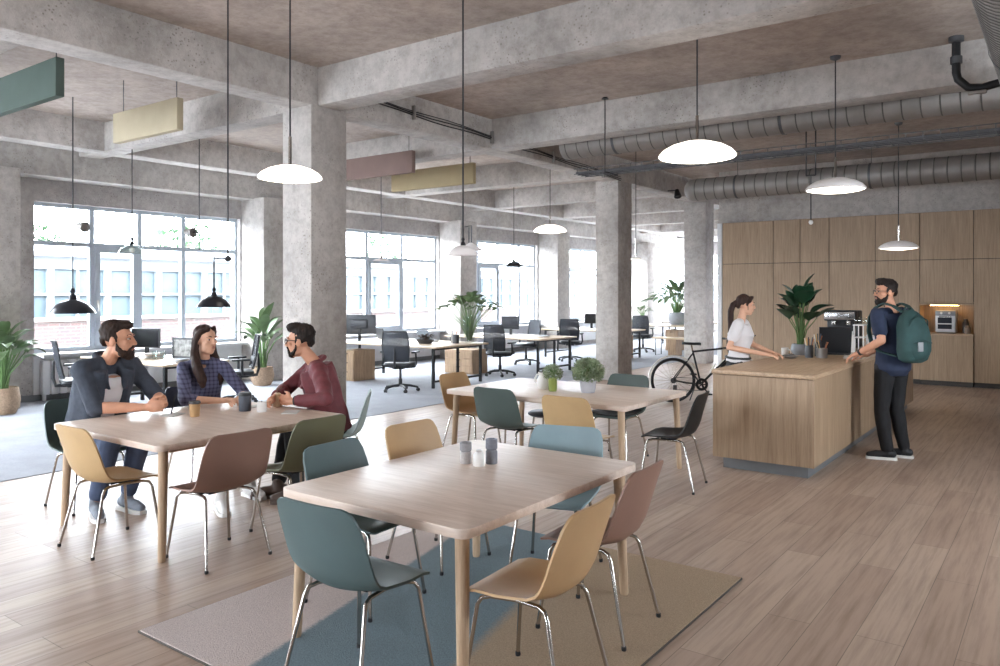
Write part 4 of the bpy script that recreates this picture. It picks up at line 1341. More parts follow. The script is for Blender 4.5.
m1 = MB(); m1.obox((0, 0, .17), (1, 0, 0), (0, 1, .32), (0, -.32, 1), .18, .014, .165); obj('casing', m1, M_['black_plastic'], t, smooth=False)
m1 = MB(); m1.box(-.16, .16, -.04, .14, 0, .02, .005); m1.obox((0, .1, .09), (1, 0, 0), (0, 1, .5), (0, -.5, 1), .06, .01, .09); obj('stand', m1, M_['black_plastic'], t, smooth=False)
m1 = MB(); m1.obox((0, .0155, .175), (1, 0, 0), (0, 1, .32), (0, -.32, 1), .165, .001, .15); obj('screen', m1, mat('till_glass', '#202226', .2), t, smooth=False)
t = thing('coffee_machine', 'black and steel coffee machine at the back of the counter', 'coffee machine', (-2.5, 11.3, CT))
m1 = MB(); m1.box(-.2, .2, -.04, .22, 0, .5, .02); m1.box(-.2, .2, -.22, -.02, .36, .5, .02); m1.box(-.2, .2, -.24, 0, 0, .06, .012); obj('body', m1, M_['black_plastic'], t)
m1 = MB(); m1.box(-.19, .19, -.228, -.218, .38, .48, .003); obj('front_panel', m1, mat('steel', '#b3b3b6', .25, .9), t)
m1 = MB()
for x in (-.12, 0, .12):
    m1.lathe([(0, 0), (.018, 0), (.02, .02)], (x, -.226, .43), 12, mtx=Matrix.Rotation(R(90), 3, 'X'))
obj('knob', m1, M_['black'], t)
for x in (-.09, .09):
    m1 = MB(); m1.lathe([(0, .31), (.035, .31), (.035, .36), (0, .36)], (x, -.12, 0), 14); m1.tube([(x, -.12, .33), (x + .02, -.24, .325)], .012, 8); obj('portafilter', m1, M_['chrome'], t)
m1 = MB(); m1.box(-.18, .18, -.23, -.05, .06, .068); obj('drip_tray', m1, M_['chrome'], t, smooth=False)
m1 = MB(); m1.tube([(.185, -.12, .4), (.2, -.17, .36), (.19, -.2, .16)], .007, 6); obj('steam_wand', m1, M_['chrome'], t)
t = thing('glass_case', 'small clear box shelf standing on the counter right of the coffee machine', 'rack', (-2.22, 10.85, CT))
m1 = MB(); m1.box(-.03, .1, -.15, .15, .318, .332); m1.box(-.03, .1, -.15, .15, .16, .17); obj('shelf', m1, M_['white'], t, smooth=False)
m1 = MB()
for x in (-.02, .09):
    for y in (-.13, .13):
        m1.tube([(x, y, 0), (x, y, .32)], .007, 6)
obj('posts', m1, M_['white'], t)
m1 = MB(); m1.box(-.02, .09, -.13, .13, .334, .42, .003); obj('box', m1, M_['clear'], t)
t = thing('jug', 'pale plastic jug on the counter near the man\'s arm', 'jug', (-1.98, 10.45, CT))
m1 = MB(); m1.lathe([(0, 0), (.055, 0), (.065, .02), (.068, .17), (.06, .2), (.066, .215), (.058, .215), (.054, .19), (0, .18)], seg=22); obj('body', m1, mat('pale_plastic', '#bdb9b8', .35), t)
m1 = MB(); m1.tube([(.065, 0, .17), (.1, 0, .165), (.105, 0, .08), (.067, 0, .05)], .009, 7); obj('handle', m1, mat('pale_plastic2', '#aba7a6', .35), t)
t = thing('bottle', 'tall white pump bottle on the counter beside the till screen', 'bottle', (-2.2, 10.4, CT))
m1 = MB(); m1.lathe([(0, 0), (.04, 0), (.044, .01), (.044, .16), (.02, .21), (.014, .22), (.014, .26), (0, .26)], seg=18); obj('body', m1, M_['white'], t)
m1 = MB(); m1.tube([(0, 0, .26), (0, 0, .3), (-.05, -.01, .295)], .008, 6); obj('pump', m1, M_['galv'], t)
m1 = MB(); m1.box(-.1, .1, -.14, .14, 0, .012, .003); m1.box(-.09, .09, -.13, .13, .012, .022, .003)
single('magazine', m1, mat('magazine', '#a9a29b', .5, 0, .2, 12), 'magazine lying on the counter in front of the jug, by the man\'s hand', 'magazine', (-2.0, 9.5, CT), 12)
t = thing('grinder', 'black bean grinder at the back of the counter, right of the coffee machine', 'grinder', (-2.05, 11.4, CT))
m1 = MB(); m1.box(-.09, .09, -.1, .1, 0, .25, .02); obj('body', m1, M_['black_plastic'], t)
m1 = MB(); m1.lathe([(.04, .25), (.1, .33), (.1, .38), (0, .385)], seg=18); obj('hopper', m1, mat('hopper', '#4a4340', .15), t)

# ------------------------------------------------------------------ bicycle
t = thing('bicycle', 'black bicycle with pale mudguards parked behind the counter, beside the far column', 'bicycle', (-4.95, 11.25, 0), math.degrees(math.atan2(.56, .80)))
WR = .34
def wheel(cx, steer=0):
    m1 = MB(); m1.tube([(cx + WR * math.cos(2 * PI * k / 40) * .965, 0, WR + WR * math.sin(2 * PI * k / 40) * .965) for k in range(40)], .0175, 8, closed=True); w = obj('wheel', m1, M_['rubber'], t)
    m1 = MB(); m1.tube([(cx + .308 * math.cos(2 * PI * k / 40), 0, WR + .308 * math.sin(2 * PI * k / 40)) for k in range(40)], .009, 6, closed=True); obj('rim', m1, M_['black'], w)
    m1 = MB()
    for k in range(20):
        a = 2 * PI * k / 20; m1.tube([(cx + .02 * math.cos(a + .7), .02 * (-1) ** k, WR + .02 * math.sin(a + .7)), (cx + .305 * math.cos(a), 0, WR + .305 * math.sin(a))], .0017, 4)
    obj('spokes', m1, M_['chrome'], w)
    m1 = MB(); m1.tube([(cx, -.05, WR), (cx, .05, WR)], .02, 8); obj('hub', m1, M_['black'], w)
    m1 = MB(); m1.tube([(cx + .375 * math.cos(R(a)), 0, WR + .375 * math.sin(R(a))) for a in range(25 if cx == 0 else 40, 176, 10)], .014, 6); obj('mudguard', m1, mat('mudguard', '#d9d5cf', .35, .2), t)
wheel(0); wheel(1.0)
BB = (.43, 0, .28); SEAT = (.3, 0, .8); HEAD = (.84, 0, .84); HB = (.87, 0, .72)
m1 = MB()
m1.tube([BB, SEAT], .015, 8); m1.tube([(.31, 0, .78), HEAD], .015, 8); m1.tube([BB, HB], .018, 8); m1.tube([(.835, 0, .88), (.88, 0, .68)], .018, 8)
for s in (-1, 1):
    m1.tube([BB, (.2, s * .04, .3), (0, s * .06, WR)], .009, 6); m1.tube([(.31, s * .012, .76), (0, s * .06, WR)], .008, 6)
obj('frame', m1, M_['black'], t)
m1 = MB()
for s in (-1, 1):
    m1.tube([(.88, s * .03, .69), (.93, s * .055, .52), (1.0, s * .055, WR)], .011, 6)
m1.tube([(.88, -.03, .69), (.88, .03, .69)], .014, 6); obj('fork', m1, M_['black'], t)
m1 = MB(); m1.tube([SEAT, (.283, 0, .88)], .013, 8); obj('seat_post', m1, M_['chrome'], t)
m1 = MB(); m1.loft([[(x, w * math.cos(q), .9 + zz + .022 * math.sin(q)) for q in [2 * PI * k / 12 for k in range(12)]] for x, w, zz in ((.14, .02, .012), (.16, .065, .012), (.22, .07, .006), (.3, .035, .0), (.4, .018, 0), (.43, .008, -.004))]); obj('saddle', m1, M_['black_plastic'], t)
m1 = MB(); m1.tube([(.835, 0, .88), (.83, 0, .95), (.88, 0, .96)], .013, 6); m1.tube([(.84, -.27, .97), (.87, -.1, .965), (.88, 0, .96), (.87, .1, .965), (.84, .27, .97)], .011, 6); h = obj('handlebar', m1, M_['black'], t)
for s in (-1, 1):
    m1 = MB(); m1.tube([(.85, s * .19, .968), (.84, s * .28, .97)], .017, 8); obj('grip', m1, M_['rubber'], h)
m1 = MB(); q = Matrix.Rotation(R(90), 3, 'X')
m1.lathe([(.055, -.003), (.095, -.004), (.095, .004), (.055, .003), (.055, -.003)], (.43, -.055, .28), 30, mtx=q)
for k in range(5):
    a = 2 * PI * k / 5; m1.tube([(.43, -.055, .28), (.43 + .06 * math.cos(a), -.055, .28 + .06 * math.sin(a))], .009, 6)
m1.tube([(.43, -.075, .28), (.52, -.08, .14)], .011, 6); m1.tube([(.43, .075, .28), (.34, .08, .42)], .011, 6); m1.tube([(.43, -.08, .28), (.43, .08, .28)], .016, 8)
cr = obj('crankset', m1, M_['black'], t)
for x, y, z in ((.52, -.13, .14), (.34, .13, .42)):
    m1 = MB(); m1.box(x - .045, x + .045, y - .045, y + .045, z - .012, z + .012, .004); obj('pedal', m1, M_['black_plastic'], cr)
m1 = MB(); m1.tube([(.43, -.055, .374), (0, -.05, .385)], .005, 5); m1.tube([(.43, -.055, .187), (.02, -.05, .2), (.0, -.05, .25)], .005, 5); m1.lathe([(0, -.01), (.045, -.006), (.045, .006), (0, .01)], (0, -.05, WR), 18, mtx=q); m1.box(-.01, .05, -.065, -.045, .19, .27, .008); obj('chain', m1, M_['galv_dark'], t)
m1 = MB(); m1.tube([(.36, .05, .27), (.30, .19, .0)], .009, 6); obj('kickstand', m1, M_['galv_dark'], t)
m1 = MB(); m1.tube([(.56, 0, .46), (.66, 0, .6)], .011, 6); obj('pump', m1, M_['white'], t, 'white frame pump')
# ------------------------------------------------------------------ people
SKIN = mat('skin', '#c99478', .55, 0, .06, 20, spec=.35)
SKIN_F = mat('skin_fair', '#d6a78c', .55, 0, .05, 20, spec=.35)
LIP = mat('lips', '#b07868', .5, 0, .03)
HAIR1 = mat('hair_dark_brown', '#2e211b', .65, 0, .4, 60, .6, 90, (1, 1, .35), spec=.25)
HAIR2 = mat('hair_long_brown', '#33221c', .6, 0, .45, 60, .6, 90, (1, 1, .12), spec=.25)
HAIR3 = mat('hair_near_black', '#231a16', .65, 0, .4, 60, .6, 90, (1, 1, .35), spec=.25)
EYEW = mat('eye_white', '#b9aca3', .3, 0, .01)
IRIS = mat('iris', '#2d221c', .2, 0, .01)
CARD = mat('cardigan_charcoal', '#3b414c', .9, 0, .16, 25, .3, 220)
TEE = mat('tee_white', '#d9d5d6', .85, 0, .04)
DENIM = mat('denim', '#46526b', .85, 0, .2, 14, .2, 300)
DENIM2 = mat('denim_light', '#5b718f', .85, 0, .15, 14, .2, 300)
BLACKC = mat('black_cloth', '#18181b', .85, 0, .2, 14, .2, 200)
NAVY = mat('navy_cloth', '#222c44', .85, 0, .12, 14, .2, 200)
DARKTEE = mat('dark_tee', '#20242b', .85, 0, .1)
RED = mat('red_jacket', '#6a3036', .7, 0, .18, 12, .35, 70)
PLAID = plaid('checked_shirt')
SHOE_G = mat('shoe_grey', '#787e88', .75, 0, .1, 30)
SHOE_W = mat('shoe_white', '#d9d6d3', .6, 0, .05)
SHOE_B = mat('shoe_black', '#1c1d20', .6, 0, .1)
SHOE_R = mat('shoe_brown', '#5a4a42', .6, 0, .1)
SOLE = mat('sole_white', '#e0dedb', .6, 0, .03)
PACK = mat('backpack_green', '#284645', .75, 0, .15, 12, .3, 160)
PACK_D = mat('backpack_dark', '#1f3a38', .75, 0, .1)

def lerp(a, b, t):
    return V(a).lerp(V(b), t)

def ring(c, rt, fw, rx, ry, n=20, front=1.0):
    out = []
    for k in range(n):
        a = 2 * PI * k / n
        ca, sa = math.cos(a), math.sin(a)
        out.append(c + rt * rx * ca + fw * ry * sa * (front if sa > 0 else 1))
    return out

def torso(mb, J, S, infl=0, z0=0, z1=1, fem=False, belly=1.0):
    """closed lofted trunk from hips to neck; z0..z1 trims it"""
    hr = (J['hr'] - J['hl']).normalized(); sr = (J['sr'] - J['sl']).normalized()
    hip, neck = J['hip'], J['neck']
    sh = (J['sr'] + J['sl']) / 2
    up = (sh - hip).normalized()
    L_ = (sh - hip).length
    sec = [(-.2, .115, .085), (-.08, .16, .115), (.06, .17, .118), (.25, .152, .108), (.42, .142, .102), (.62, .158, .115), (.8, .172, .118), (.93, .172, .1), (1.03, .14, .08), (1.12, .07, .06)]
    if fem:
        sec = [(-.2, .115, .085), (-.08, .165, .115), (.06, .168, .115), (.25, .14, .098), (.42, .122, .09), (.62, .138, .115), (.76, .148, .13), (.9, .148, .098), (1.02, .12, .075), (1.12, .06, .055)]
    rings = []
    for t, rx, ry in sec:
        if t < z0 or t > z1:
            continue
        c = hip + up * L_ * t
        # bend: pull the chest towards the line of the neck
        rt = hr.lerp(sr, max(0, min(1, t))).normalized()
        fw = up.cross(rt).normalized()
        c = c + fw * .012 * S * math.sin(max(0, min(1, t)) * PI)
        rings.append(ring(c, rt, fw, rx * S + infl, (ry * S + infl) * (belly if t < .5 else 1)))
    mb.loft(rings)
    return mb

def hand(mb, w, d, n, th, S, curl=.5, spread=1.0):
    """w wrist, d direction, n palm normal, th unit vector on the thumb side"""
    d, n = V(d).normalized(), V(n).normalized()
    s = V(th) - d * V(th).dot(d); s.normalize()
    n = (n - d * n.dot(d) - s * n.dot(s)); n.normalize()
    q = Matrix((s, d, n)).transposed()
    mb.ell(w + d * .045 * S, (.040 * S, .055 * S, .017 * S), q)
    mb.cap(w - d * .01 * S, .025 * S, w + d * .03 * S, .024 * S)
    for i, (o, ln) in enumerate(((1.5, .068), (.5, .078), (-.5, .072), (-1.5, .056))):
        c = curl * (1 + .12 * i)
        p0 = w + d * (.088 - .006 * abs(i - 1.2)) * S + s * o * .0205 * S
        d1 = (d * math.cos(c * .6) + n * math.sin(c * .6) + s * o * .05 * spread).normalized()
        p1 = p0 + d1 * ln * .5 * S
        d2 = (d * math.cos(c * 1.7) + n * math.sin(c * 1.7)).normalized()
        p2 = p1 + d2 * ln * .32 * S
        d3 = (d * math.cos(c * 2.5) + n * math.sin(c * 2.5)).normalized()
        p3 = p2 + d3 * ln * .24 * S
        mb.cap(p0 - d * .02 * S, .0095 * S, p1, .0088 * S, 8); mb.cap(p1, .0088 * S, p2, .008 * S, 8); mb.cap(p2, .008 * S, p3, .007 * S, 8)
    t0 = w + d * .03 * S + s * .03 * S
    t1 = t0 + (d * .55 + s * .6 + n * .35).normalized() * .036 * S
    t2 = t1 + (d * .85 + s * .2 + n * .4).normalized() * .032 * S
    t3 = t2 + (d * .9 + n * .35).normalized() * .02 * S
    mb.cap(t0, .014 * S, t1, .0112 * S, 8); mb.cap(t1, .0112 * S, t2, .0095 * S, 8); mb.cap(t2, .0095 * S, t3, .008 * S, 8)

def frame_of(fw, up=(0, 0, 1)):
    f = V(fw).normalized()
    r = f.cross(V(up)).normalized()
    u = r.cross(f)
    return Matrix((r, f, u)).transposed()

def make_person(label, loc, rz, S, J, cfg):
    """J: joints in the person's own frame (x right, y forward)"""
    t = thing(cfg.get('name', 'person'), label, 'person', loc, rz)
    fem = cfg.get('fem', False)
    skin = cfg.get('skin', SKIN)
    H = frame_of(J['face'], J.get('hup', (0, 0, 1)))
    hc = J['head']
    k = S * cfg.get('hs', 1.0)
    hp = lambda x, y, z: hc + H @ (V((x, y, z)) * k)
    hr = lambda a: tuple(q * k for q in a)
    # ---- body
    mb = MB()
    torso(mb, J, S, 0, fem=fem)
    mb.cap(lerp(J['neck'], (0, 0, 0), 0) - V((0, 0, .02)), cfg.get('nr', .053) * S, hp(0, -.02, -.055), .048 * S * (.86 if fem else 1))
    for s in ('l', 'r'):
        sh, el, wr = J['s' + s], J['e' + s], J['w' + s]
        a = .85 if fem else 1
        mb.cap(lerp(J['neck'], sh, .35) - V((0, 0, .01)), .05 * S, sh, .052 * S * a)
        mb.chain([sh, lerp(sh, el, .4), el], [.053 * S * a, .047 * S * a, .039 * S * a])
        mb.chain([el, lerp(el, wr, .3), wr], [.039 * S * a, .041 * S * a, .026 * S * a])
        hd, hn, ht, cu = J['H' + s.upper()]
        hand(mb, wr, hd, hn, ht, S * (.92 if fem else 1), cu)
        hp_, kn, an = J['h' + s + 'p'], J['k' + s], J['a' + s]
        mb.chain([hp_, lerp(hp_, kn, .4), kn], [.088 * S, .077 * S, .056 * S])
        mb.chain([kn, lerp(kn, an, .32), an], [.055 * S, .056 * S, .036 * S])
        ft = J['f' + s]
        mb.cap(an - V((0, 0, .03 * S)), .034 * S, an + V(ft).normalized() * .13 * S - V((0, 0, .05 * S)), .024 * S)
    # head
    mb.ell(hp(0, -.012, .035), hr((.074, .094, .086)), H)
    mb.ell(hp(0, .022, -.03), hr((.06, .068, .082)), H)
    mb.ell(hp(0, .05, -.083), hr((.037, .034, .03)), H)
    for s in (-1, 1):
        mb.ell(hp(s * .038, .02, -.066), hr((.022, .045, .03)), H)
        mb.ell(hp(s * .04, .062, -.012), hr((.022, .018, .018)), H)
        mb.ell(hp(s * .03, .079, .034), hr((.026, .012, .009)), H)
        mb.ell(hp(s * .077, -.012, -.006), hr((.01, .02, .032)), H)
    mb.cap(hp(0, .086, .022), .008 * k, hp(0, .107, -.02), .0125 * k)
    for s in (-1, 1):
        mb.ell(hp(s * .011, .096, -.024), hr((.009, .01, .008)), H)
    mb.ell(hp(0, .083, -.052), hr((.026, .014, .018)), H)
    body = blobj('body', mb, skin, t, voxel=.0068, smooth=2)
    # eyes, brows, lips
    for s in (-1, 1):
        m1 = MB(); m1.ell(hp(s * .031, .0745, .012), hr((.0125, .0095, .0062)), H, 10, 6); e = obj('eye', m1, EYEW, t)
        m1 = MB(); m1.ell(hp(s * .031 + cfg.get('gaze', 0) * .003, .083, .012), hr((.0075, .004, .0064)), H, 8, 6); obj('iris', m1, IRIS, e)
    m1 = MB()
    for s in (-1, 1):
        m1.tube([hp(s * .013, .089, .034), hp(s * .032, .088, .041), hp(s * .052, .072, .034)], [.0032 * k, .0042 * k, .0025 * k], 6)
    obj('eyebrows', m1, cfg['hairm'], t)
    m1 = MB(); m1.ell(hp(0, .0955, -.047), hr((.021, .006, .0045)), H, 10, 6); m1.ell(hp(0, .0945, -.056), hr((.018, .0065, .0055)), H, 10, 6); obj('lips', m1, LIP, t)
    # hair
    mb = MB()
    for kind, *a in cfg['hair']:
        if kind == 'e':
            mb.ell(hp(*a[0]), hr(a[1]), H)
        else:
            mb.chain([hp(*p) for p in a[0]], [r * k for r in a[1]])
    blobj('hair', mb, cfg['hairm'], t, voxel=.0085, smooth=2, disp=cfg.get('hdisp', .007) * k, dscale=cfg.get('hsc', 75))
    if cfg.get('beard'):
        b = cfg['beard']
        mb = MB()
        for s in (-1, 1):
            mb.chain([hp(s * .07, .012, -.02), hp(s * .062, .02, -.055), hp(s * .045, .045, -.085)], [.006 * k, .013 * k * b, .022 * k * b])
            mb.chain([hp(s * .028, .086, -.05), hp(s * .004, .098, -.037)], [.009 * k, .0085 * k])
            mb.chain([hp(s * .028, .086, -.05), hp(s * .03, .074, -.085)], [.009 * k, .014 * k * b])
        mb.ell(hp(0, .066, -.094), hr((.04, .034 * b, .03 * b)), H)
        blobj('beard', mb, cfg['hairm'], t, voxel=.0075, smooth=2, disp=.006 * k, dscale=60)
    if cfg.get('glasses'):
        m1 = MB()
        for s in (-1, 1):
            m1.tube([hp(s * .033 + .024 * math.cos(a), .101 - .004 * abs(math.cos(a)), .01 + .019 * math.sin(a)) for a in [2 * PI * q / 16 for q in range(16)]], .0026 * k, 6, closed=True)
            m1.tube([hp(s * .057, .096, .018), hp(s * .079, .05, .016), hp(s * .082, -.01, .012)], .0024 * k, 6)
        m1.tube([hp(-.01, .1, .014), hp(0, .106, .017), hp(.01, .1, .014)], .0024 * k, 6)
        obj('glasses', m1, M_['black_plastic'], t)
    # ---- clothes
    for c in cfg['tops']:
        mb = MB()
        infl = c.get('infl', .016)
        if c.get('open'):
            # two fronts and a back, leaving the shirt below to show
            hrv = (J['sr'] - J['sl']).normalized()
            up = ((J['sr'] + J['sl']) / 2 - J['hip']).normalized()
            fw = up.cross(hrv).normalized()
            L_ = ((J['sr'] + J['sl']) / 2 - J['hip']).length
            for s in (-1, 1):
                rings = []
                for tt, rx in ((-.12, .1), (0, .1), (.25, .088), (.5, .082), (.75, .08), (.93, .07), (1.03, .045)):
                    cc = J['hip'] + up * L_ * tt + hrv * s * (.088 + .022 * max(0, tt)) * S + fw * .004
                    rings.append(ring(cc, hrv, fw, rx * S, (.125 - .03 * max(0, tt - .6)) * S + infl, 16))
                mb.loft(rings)
            rings = []
            for tt, rx in ((-.1, .14), (0, .155), (.25, .155), (.5, .15), (.75, .165), (.93, .16), (1.06, .1)):
                cc = J['hip'] + up * L_ * tt - fw * .045 * S
                rings.append(ring(cc, hrv, fw, rx * S + infl, .08 * S + infl, 16))
            mb.loft(rings)
        elif c.get('trunk', True):
            torso(mb, J, S, infl, c.get('z0', -.25), c.get('z1', 1.06), fem)
        for s in ('l', 'r'):
            sh, el, wr = J['s' + s], J['e' + s], J['w' + s]
            a = .85 if fem else 1
            f = c.get('sleeve', 2.0)   # 0..1 upper arm, 1..2 forearm
            if f <= 0:
                continue
            mb.cap(lerp(J['neck'], sh, .4) - V((0, 0, .012)), .05 * S + infl * .5, sh, .05 * S * a + infl)
            if f <= 1:
                e = lerp(sh, el, f)
                mb.cap(sh, .055 * S * a + infl, e, .052 * S * a + infl)
            else:
                mb.chain([sh, lerp(sh, el, .5), el], [.052 * S * a + infl, .046 * S * a + infl * .85, .042 * S * a + infl * .8])
                e = lerp(el, wr, f - 1)
                mb.cap(el, .042 * S * a + infl * .8, e, .035 * S * a + infl * .8)
        if c.get('collar'):
            n = J['neck']
            if c.get('open'):
                hv = (J['sr'] - J['sl']).normalized()
                fv = V((-hv.y, hv.x, 0)).normalized()
                arc = [n + hv * .072 * S * math.cos(R(a)) + fv * (.066 * S * math.sin(R(a)) - .005) + V((0, 0, (.012 - .03 * math.sin(R(a))) * S)) for a in range(150, 391, 15)]
                arc = [n - hv * .06 * S + fv * .115 * S + V((0, 0, -.2 * S)), n - hv * .068 * S + fv * .085 * S + V((0, 0, -.1 * S))] + arc + [n + hv * .068 * S + fv * .085 * S + V((0, 0, -.1 * S)), n + hv * .06 * S + fv * .115 * S + V((0, 0, -.2 * S))]
                mb.tube(arc, [.014 * S] + [.021 * S] * (len(arc) - 2) + [.014 * S], 8)
                n = None
            if n is None:
                blobj(c['name'], mb, c['m'], t, c.get('label'), voxel=.0095, smooth=3, disp=c.get('disp', .007), dscale=c.get('dsc', 13))
                continue
            mb.tube([n + V((.068 * S * math.cos(q), .062 * S * math.sin(q) + .0, .02 * S - .026 * S * math.sin(q))) for q in [2 * PI * i / 18 for i in range(18)]], .02 * S, 8, closed=True)
        blobj(c['name'], mb, c['m'], t, c.get('label'), voxel=.0095, smooth=3, disp=c.get('disp', .007), dscale=c.get('dsc', 13))
    c = cfg['legs']
    mb = MB()
    infl = c.get('infl', .012)
    torso(mb, J, S, infl * .8, -.3, .3, fem)
    for s in ('l', 'r'):
        a0, kn, an = J['h' + s + 'p'], J['k' + s], J['a' + s]
        e = lerp(kn, an, c.get('len', .95))
        mb.chain([a0, lerp(a0, kn, .4), kn], [.09 * S + infl, .079 * S + infl, .06 * S + infl])
        mb.chain([kn, lerp(kn, e, .35), e], [.06 * S + infl, .06 * S + infl, .046 * S + infl])
    blobj('trousers', mb, c['m'], t, c.get('label'), voxel=.0105, smooth=3, disp=.008, dscale=14)
    for s in ('l', 'r'):
        an, ft = J['a' + s], V(J['f' + s]).normalized()
        zf = J.get('ground', 0.0)
        sd = ft.cross(V((0, 0, 1)))
        mb = MB()
        base = V((an.x, an.y, zf))
        mb.cap(base + V((0, 0, .058 * S)) - ft * .045 * S, .04 * S, base + V((0, 0, .05 * S)) + ft * .1 * S, .037 * S)
        mb.cap(base + V((0, 0, .05 * S)) + ft * .1 * S, .038 * S, base + V((0, 0, .04 * S)) + ft * .165 * S, .03 * S)
        mb.cap(base + V((0, 0, .06 * S)), .044 * S, base + V((0, 0, .105 * S)), .042 * S)
        sh = blobj('shoe', mb, c['shoe'], t, voxel=.008, smooth=2)
        m1 = MB()
        pr = [(-.088, .028), (-.07, .042), (0, .04), (.09, .046), (.16, .042), (.195, .024)]
        lo = [base + ft * y * S + sd * x * S for y, x in pr] + [base + ft * y * S - sd * x * S for y, x in reversed(pr)]
        m1.loft([[p + V((0, 0, .001)) for p in lo], [p + V((0, 0, .026 * S)) for p in lo]])
        obj('sole', m1, c.get('sole', SOLE), sh)
    return t, hp, H, k

def local(loc, rz):
    m = (Matrix.Translation(V(loc)) @ Matrix.Rotation(R(rz), 4, 'Z')).inverted()
    r = m.to_3x3()
    return (lambda *p: m @ V(p)), (lambda *d: r @ V(d))

def seated(loc, rz, S, neck, head, face, el, er, wl, wr, kl, kr, al, ar, fl, fr, hl, hr, twist=None, hipw=.085, shw=.185, hz=.545):
    P, D = local(loc, rz)
    J = {}
    J['hip'] = V((0, 0, hz))
    J['neck'] = P(*neck)
    J['head'] = P(*head)
    J['face'] = D(*face)
    tw = D(*twist) if twist else V((1, 0, 0))
    tw.normalize()
    J['sr'] = J['neck'] + tw * shw * S + V((0, 0, -.055 * S))
    J['sl'] = J['neck'] - tw * shw * S + V((0, 0, -.055 * S))
    J['hl'] = V((-hipw * S, .02, hz)); J['hr'] = V((hipw * S, .02, hz))
    J['el'], J['er'], J['wl'], J['wr'] = P(*el), P(*er), P(*wl), P(*wr)
    J['kl'], J['kr'], J['al'], J['ar'] = P(*kl), P(*kr), P(*al), P(*ar)
    J['fl'], J['fr'] = D(*fl), D(*fr)
    hlp, hrp = J['hl'], J['hr']
    J['hlp'], J['hrp'] = hlp, hrp
    J['HL'] = (D(*hl[0]), D(*hl[1]), D(*hl[2]), hl[3]); J['HR'] = (D(*hr[0]), D(*hr[1]), D(*hr[2]), hr[3])
    return J

SHORT = [('e', (0, -.03, .062), (.081, .09, .078)), ('e', (0, .03, .1), (.062, .062, .034)), ('e', (0, -.08, .01), (.06, .03, .055)),
         ('e', (.067, -.03, .03), (.013, .045, .04)), ('e', (-.067, -.03, .03), (.013, .045, .04)), ('c', [(.072, .012, .03), (.072, .014, -.005)], [.008, .006]), ('c', [(-.072, .012, .03), (-.072, .014, -.005)], [.008, .006])]
QUIFF = SHORT + [('e', (0, .062, .112), (.052, .036, .032)), ('e', (.03, .03, .118), (.04, .05, .03)), ('e', (-.03, .03, .118), (.04, .05, .03))]
LONG = [('e', (0, -.03, .05), (.083, .094, .085)), ('e', (0, -.088, -.02), (.07, .035, .1)),
        ('c', [(.03, .055, .103), (.074, .0, .06), (.084, -.03, -.02), (.092, -.02, -.12), (.1, .03, -.22), (.09, .075, -.31), (.082, .08, -.36)], [.022, .024, .028, .036, .042, .04, .022]),
        ('c', [(-.03, .055, .103), (-.074, .0, .06), (-.084, -.03, -.02), (-.092, -.02, -.12), (-.1, .03, -.22), (-.09, .075, -.31), (-.082, .08, -.36)], [.022, .024, .028, .036, .042, .04, .022]),
        ('c', [(0, -.09, -.06), (0, -.085, -.2), (0, -.1, -.3)], [.06, .07, .05])]
PONY = [('e', (0, -.03, .052), (.081, .092, .083)), ('e', (0, -.085, .01), (.06, .03, .06)), ('c', [(.04, .06, .1), (.07, .03, .05), (.074, -.01, .0)], [.018, .018, .014]), ('c', [(-.04, .06, .1), (-.07, .03, .05), (-.074, -.01, .0)], [.018, .018, .014]),
        ('c', [(0, -.1, .03), (0, -.145, .0), (0, -.165, -.08), (.0, -.16, -.18), (.0, -.15, -.3), (0, -.16, -.42)], [.028, .032, .036, .036, .03, .012]), ('c', [(.076, .012, .01), (.08, .015, -.06)], [.007, .004])]


X, Y, Zu = (1, 0, 0), (0, 1, 0), (0, 0, 1)
DN = (0, 0, -1)
# man in the dark cardigan
loc, rz, S = (-6.33, 3.08, 0), -82, 1.14
J = seated(loc, rz, S, (-6.16, 3.12, 1.165), (-6.08, 3.17, 1.318), (.72, .69, -.02),
           (-6.02, 3.46, .85), (-5.97, 2.93, .82), (-5.76, 3.37, .815), (-5.72, 3.2, .815),
           (-5.83, 3.22, .6), (-5.83, 2.98, .6), (-5.93, 3.16, .1), (-5.95, 2.93, .1), (1, .05, 0), (1, -.35, 0),
           ((.8, -.6, .05), (-.3, -.5, -.7), (.2, .3, .9), .9), ((.85, .5, .1), (-.5, .6, -.6), (.3, .1, .9), .75))
t, hp, H, k = make_person('bearded man in a dark cardigan and jeans sitting at the left of the table', loc, rz, S, J, dict(
    hairm=HAIR1, hair=SHORT + [('e', (0, .045, .104), (.05, .038, .024))], beard=1.15, hs=1.06,
    tops=[dict(name='tee', m=TEE, infl=.012, sleeve=0, z1=.95, label='white tee'), dict(name='cardigan', m=CARD, infl=.02, sleeve=1.1, open=True, collar=True, disp=.011, dsc=17)],
    legs=dict(m=DENIM, shoe=SHOE_G, len=.86)))
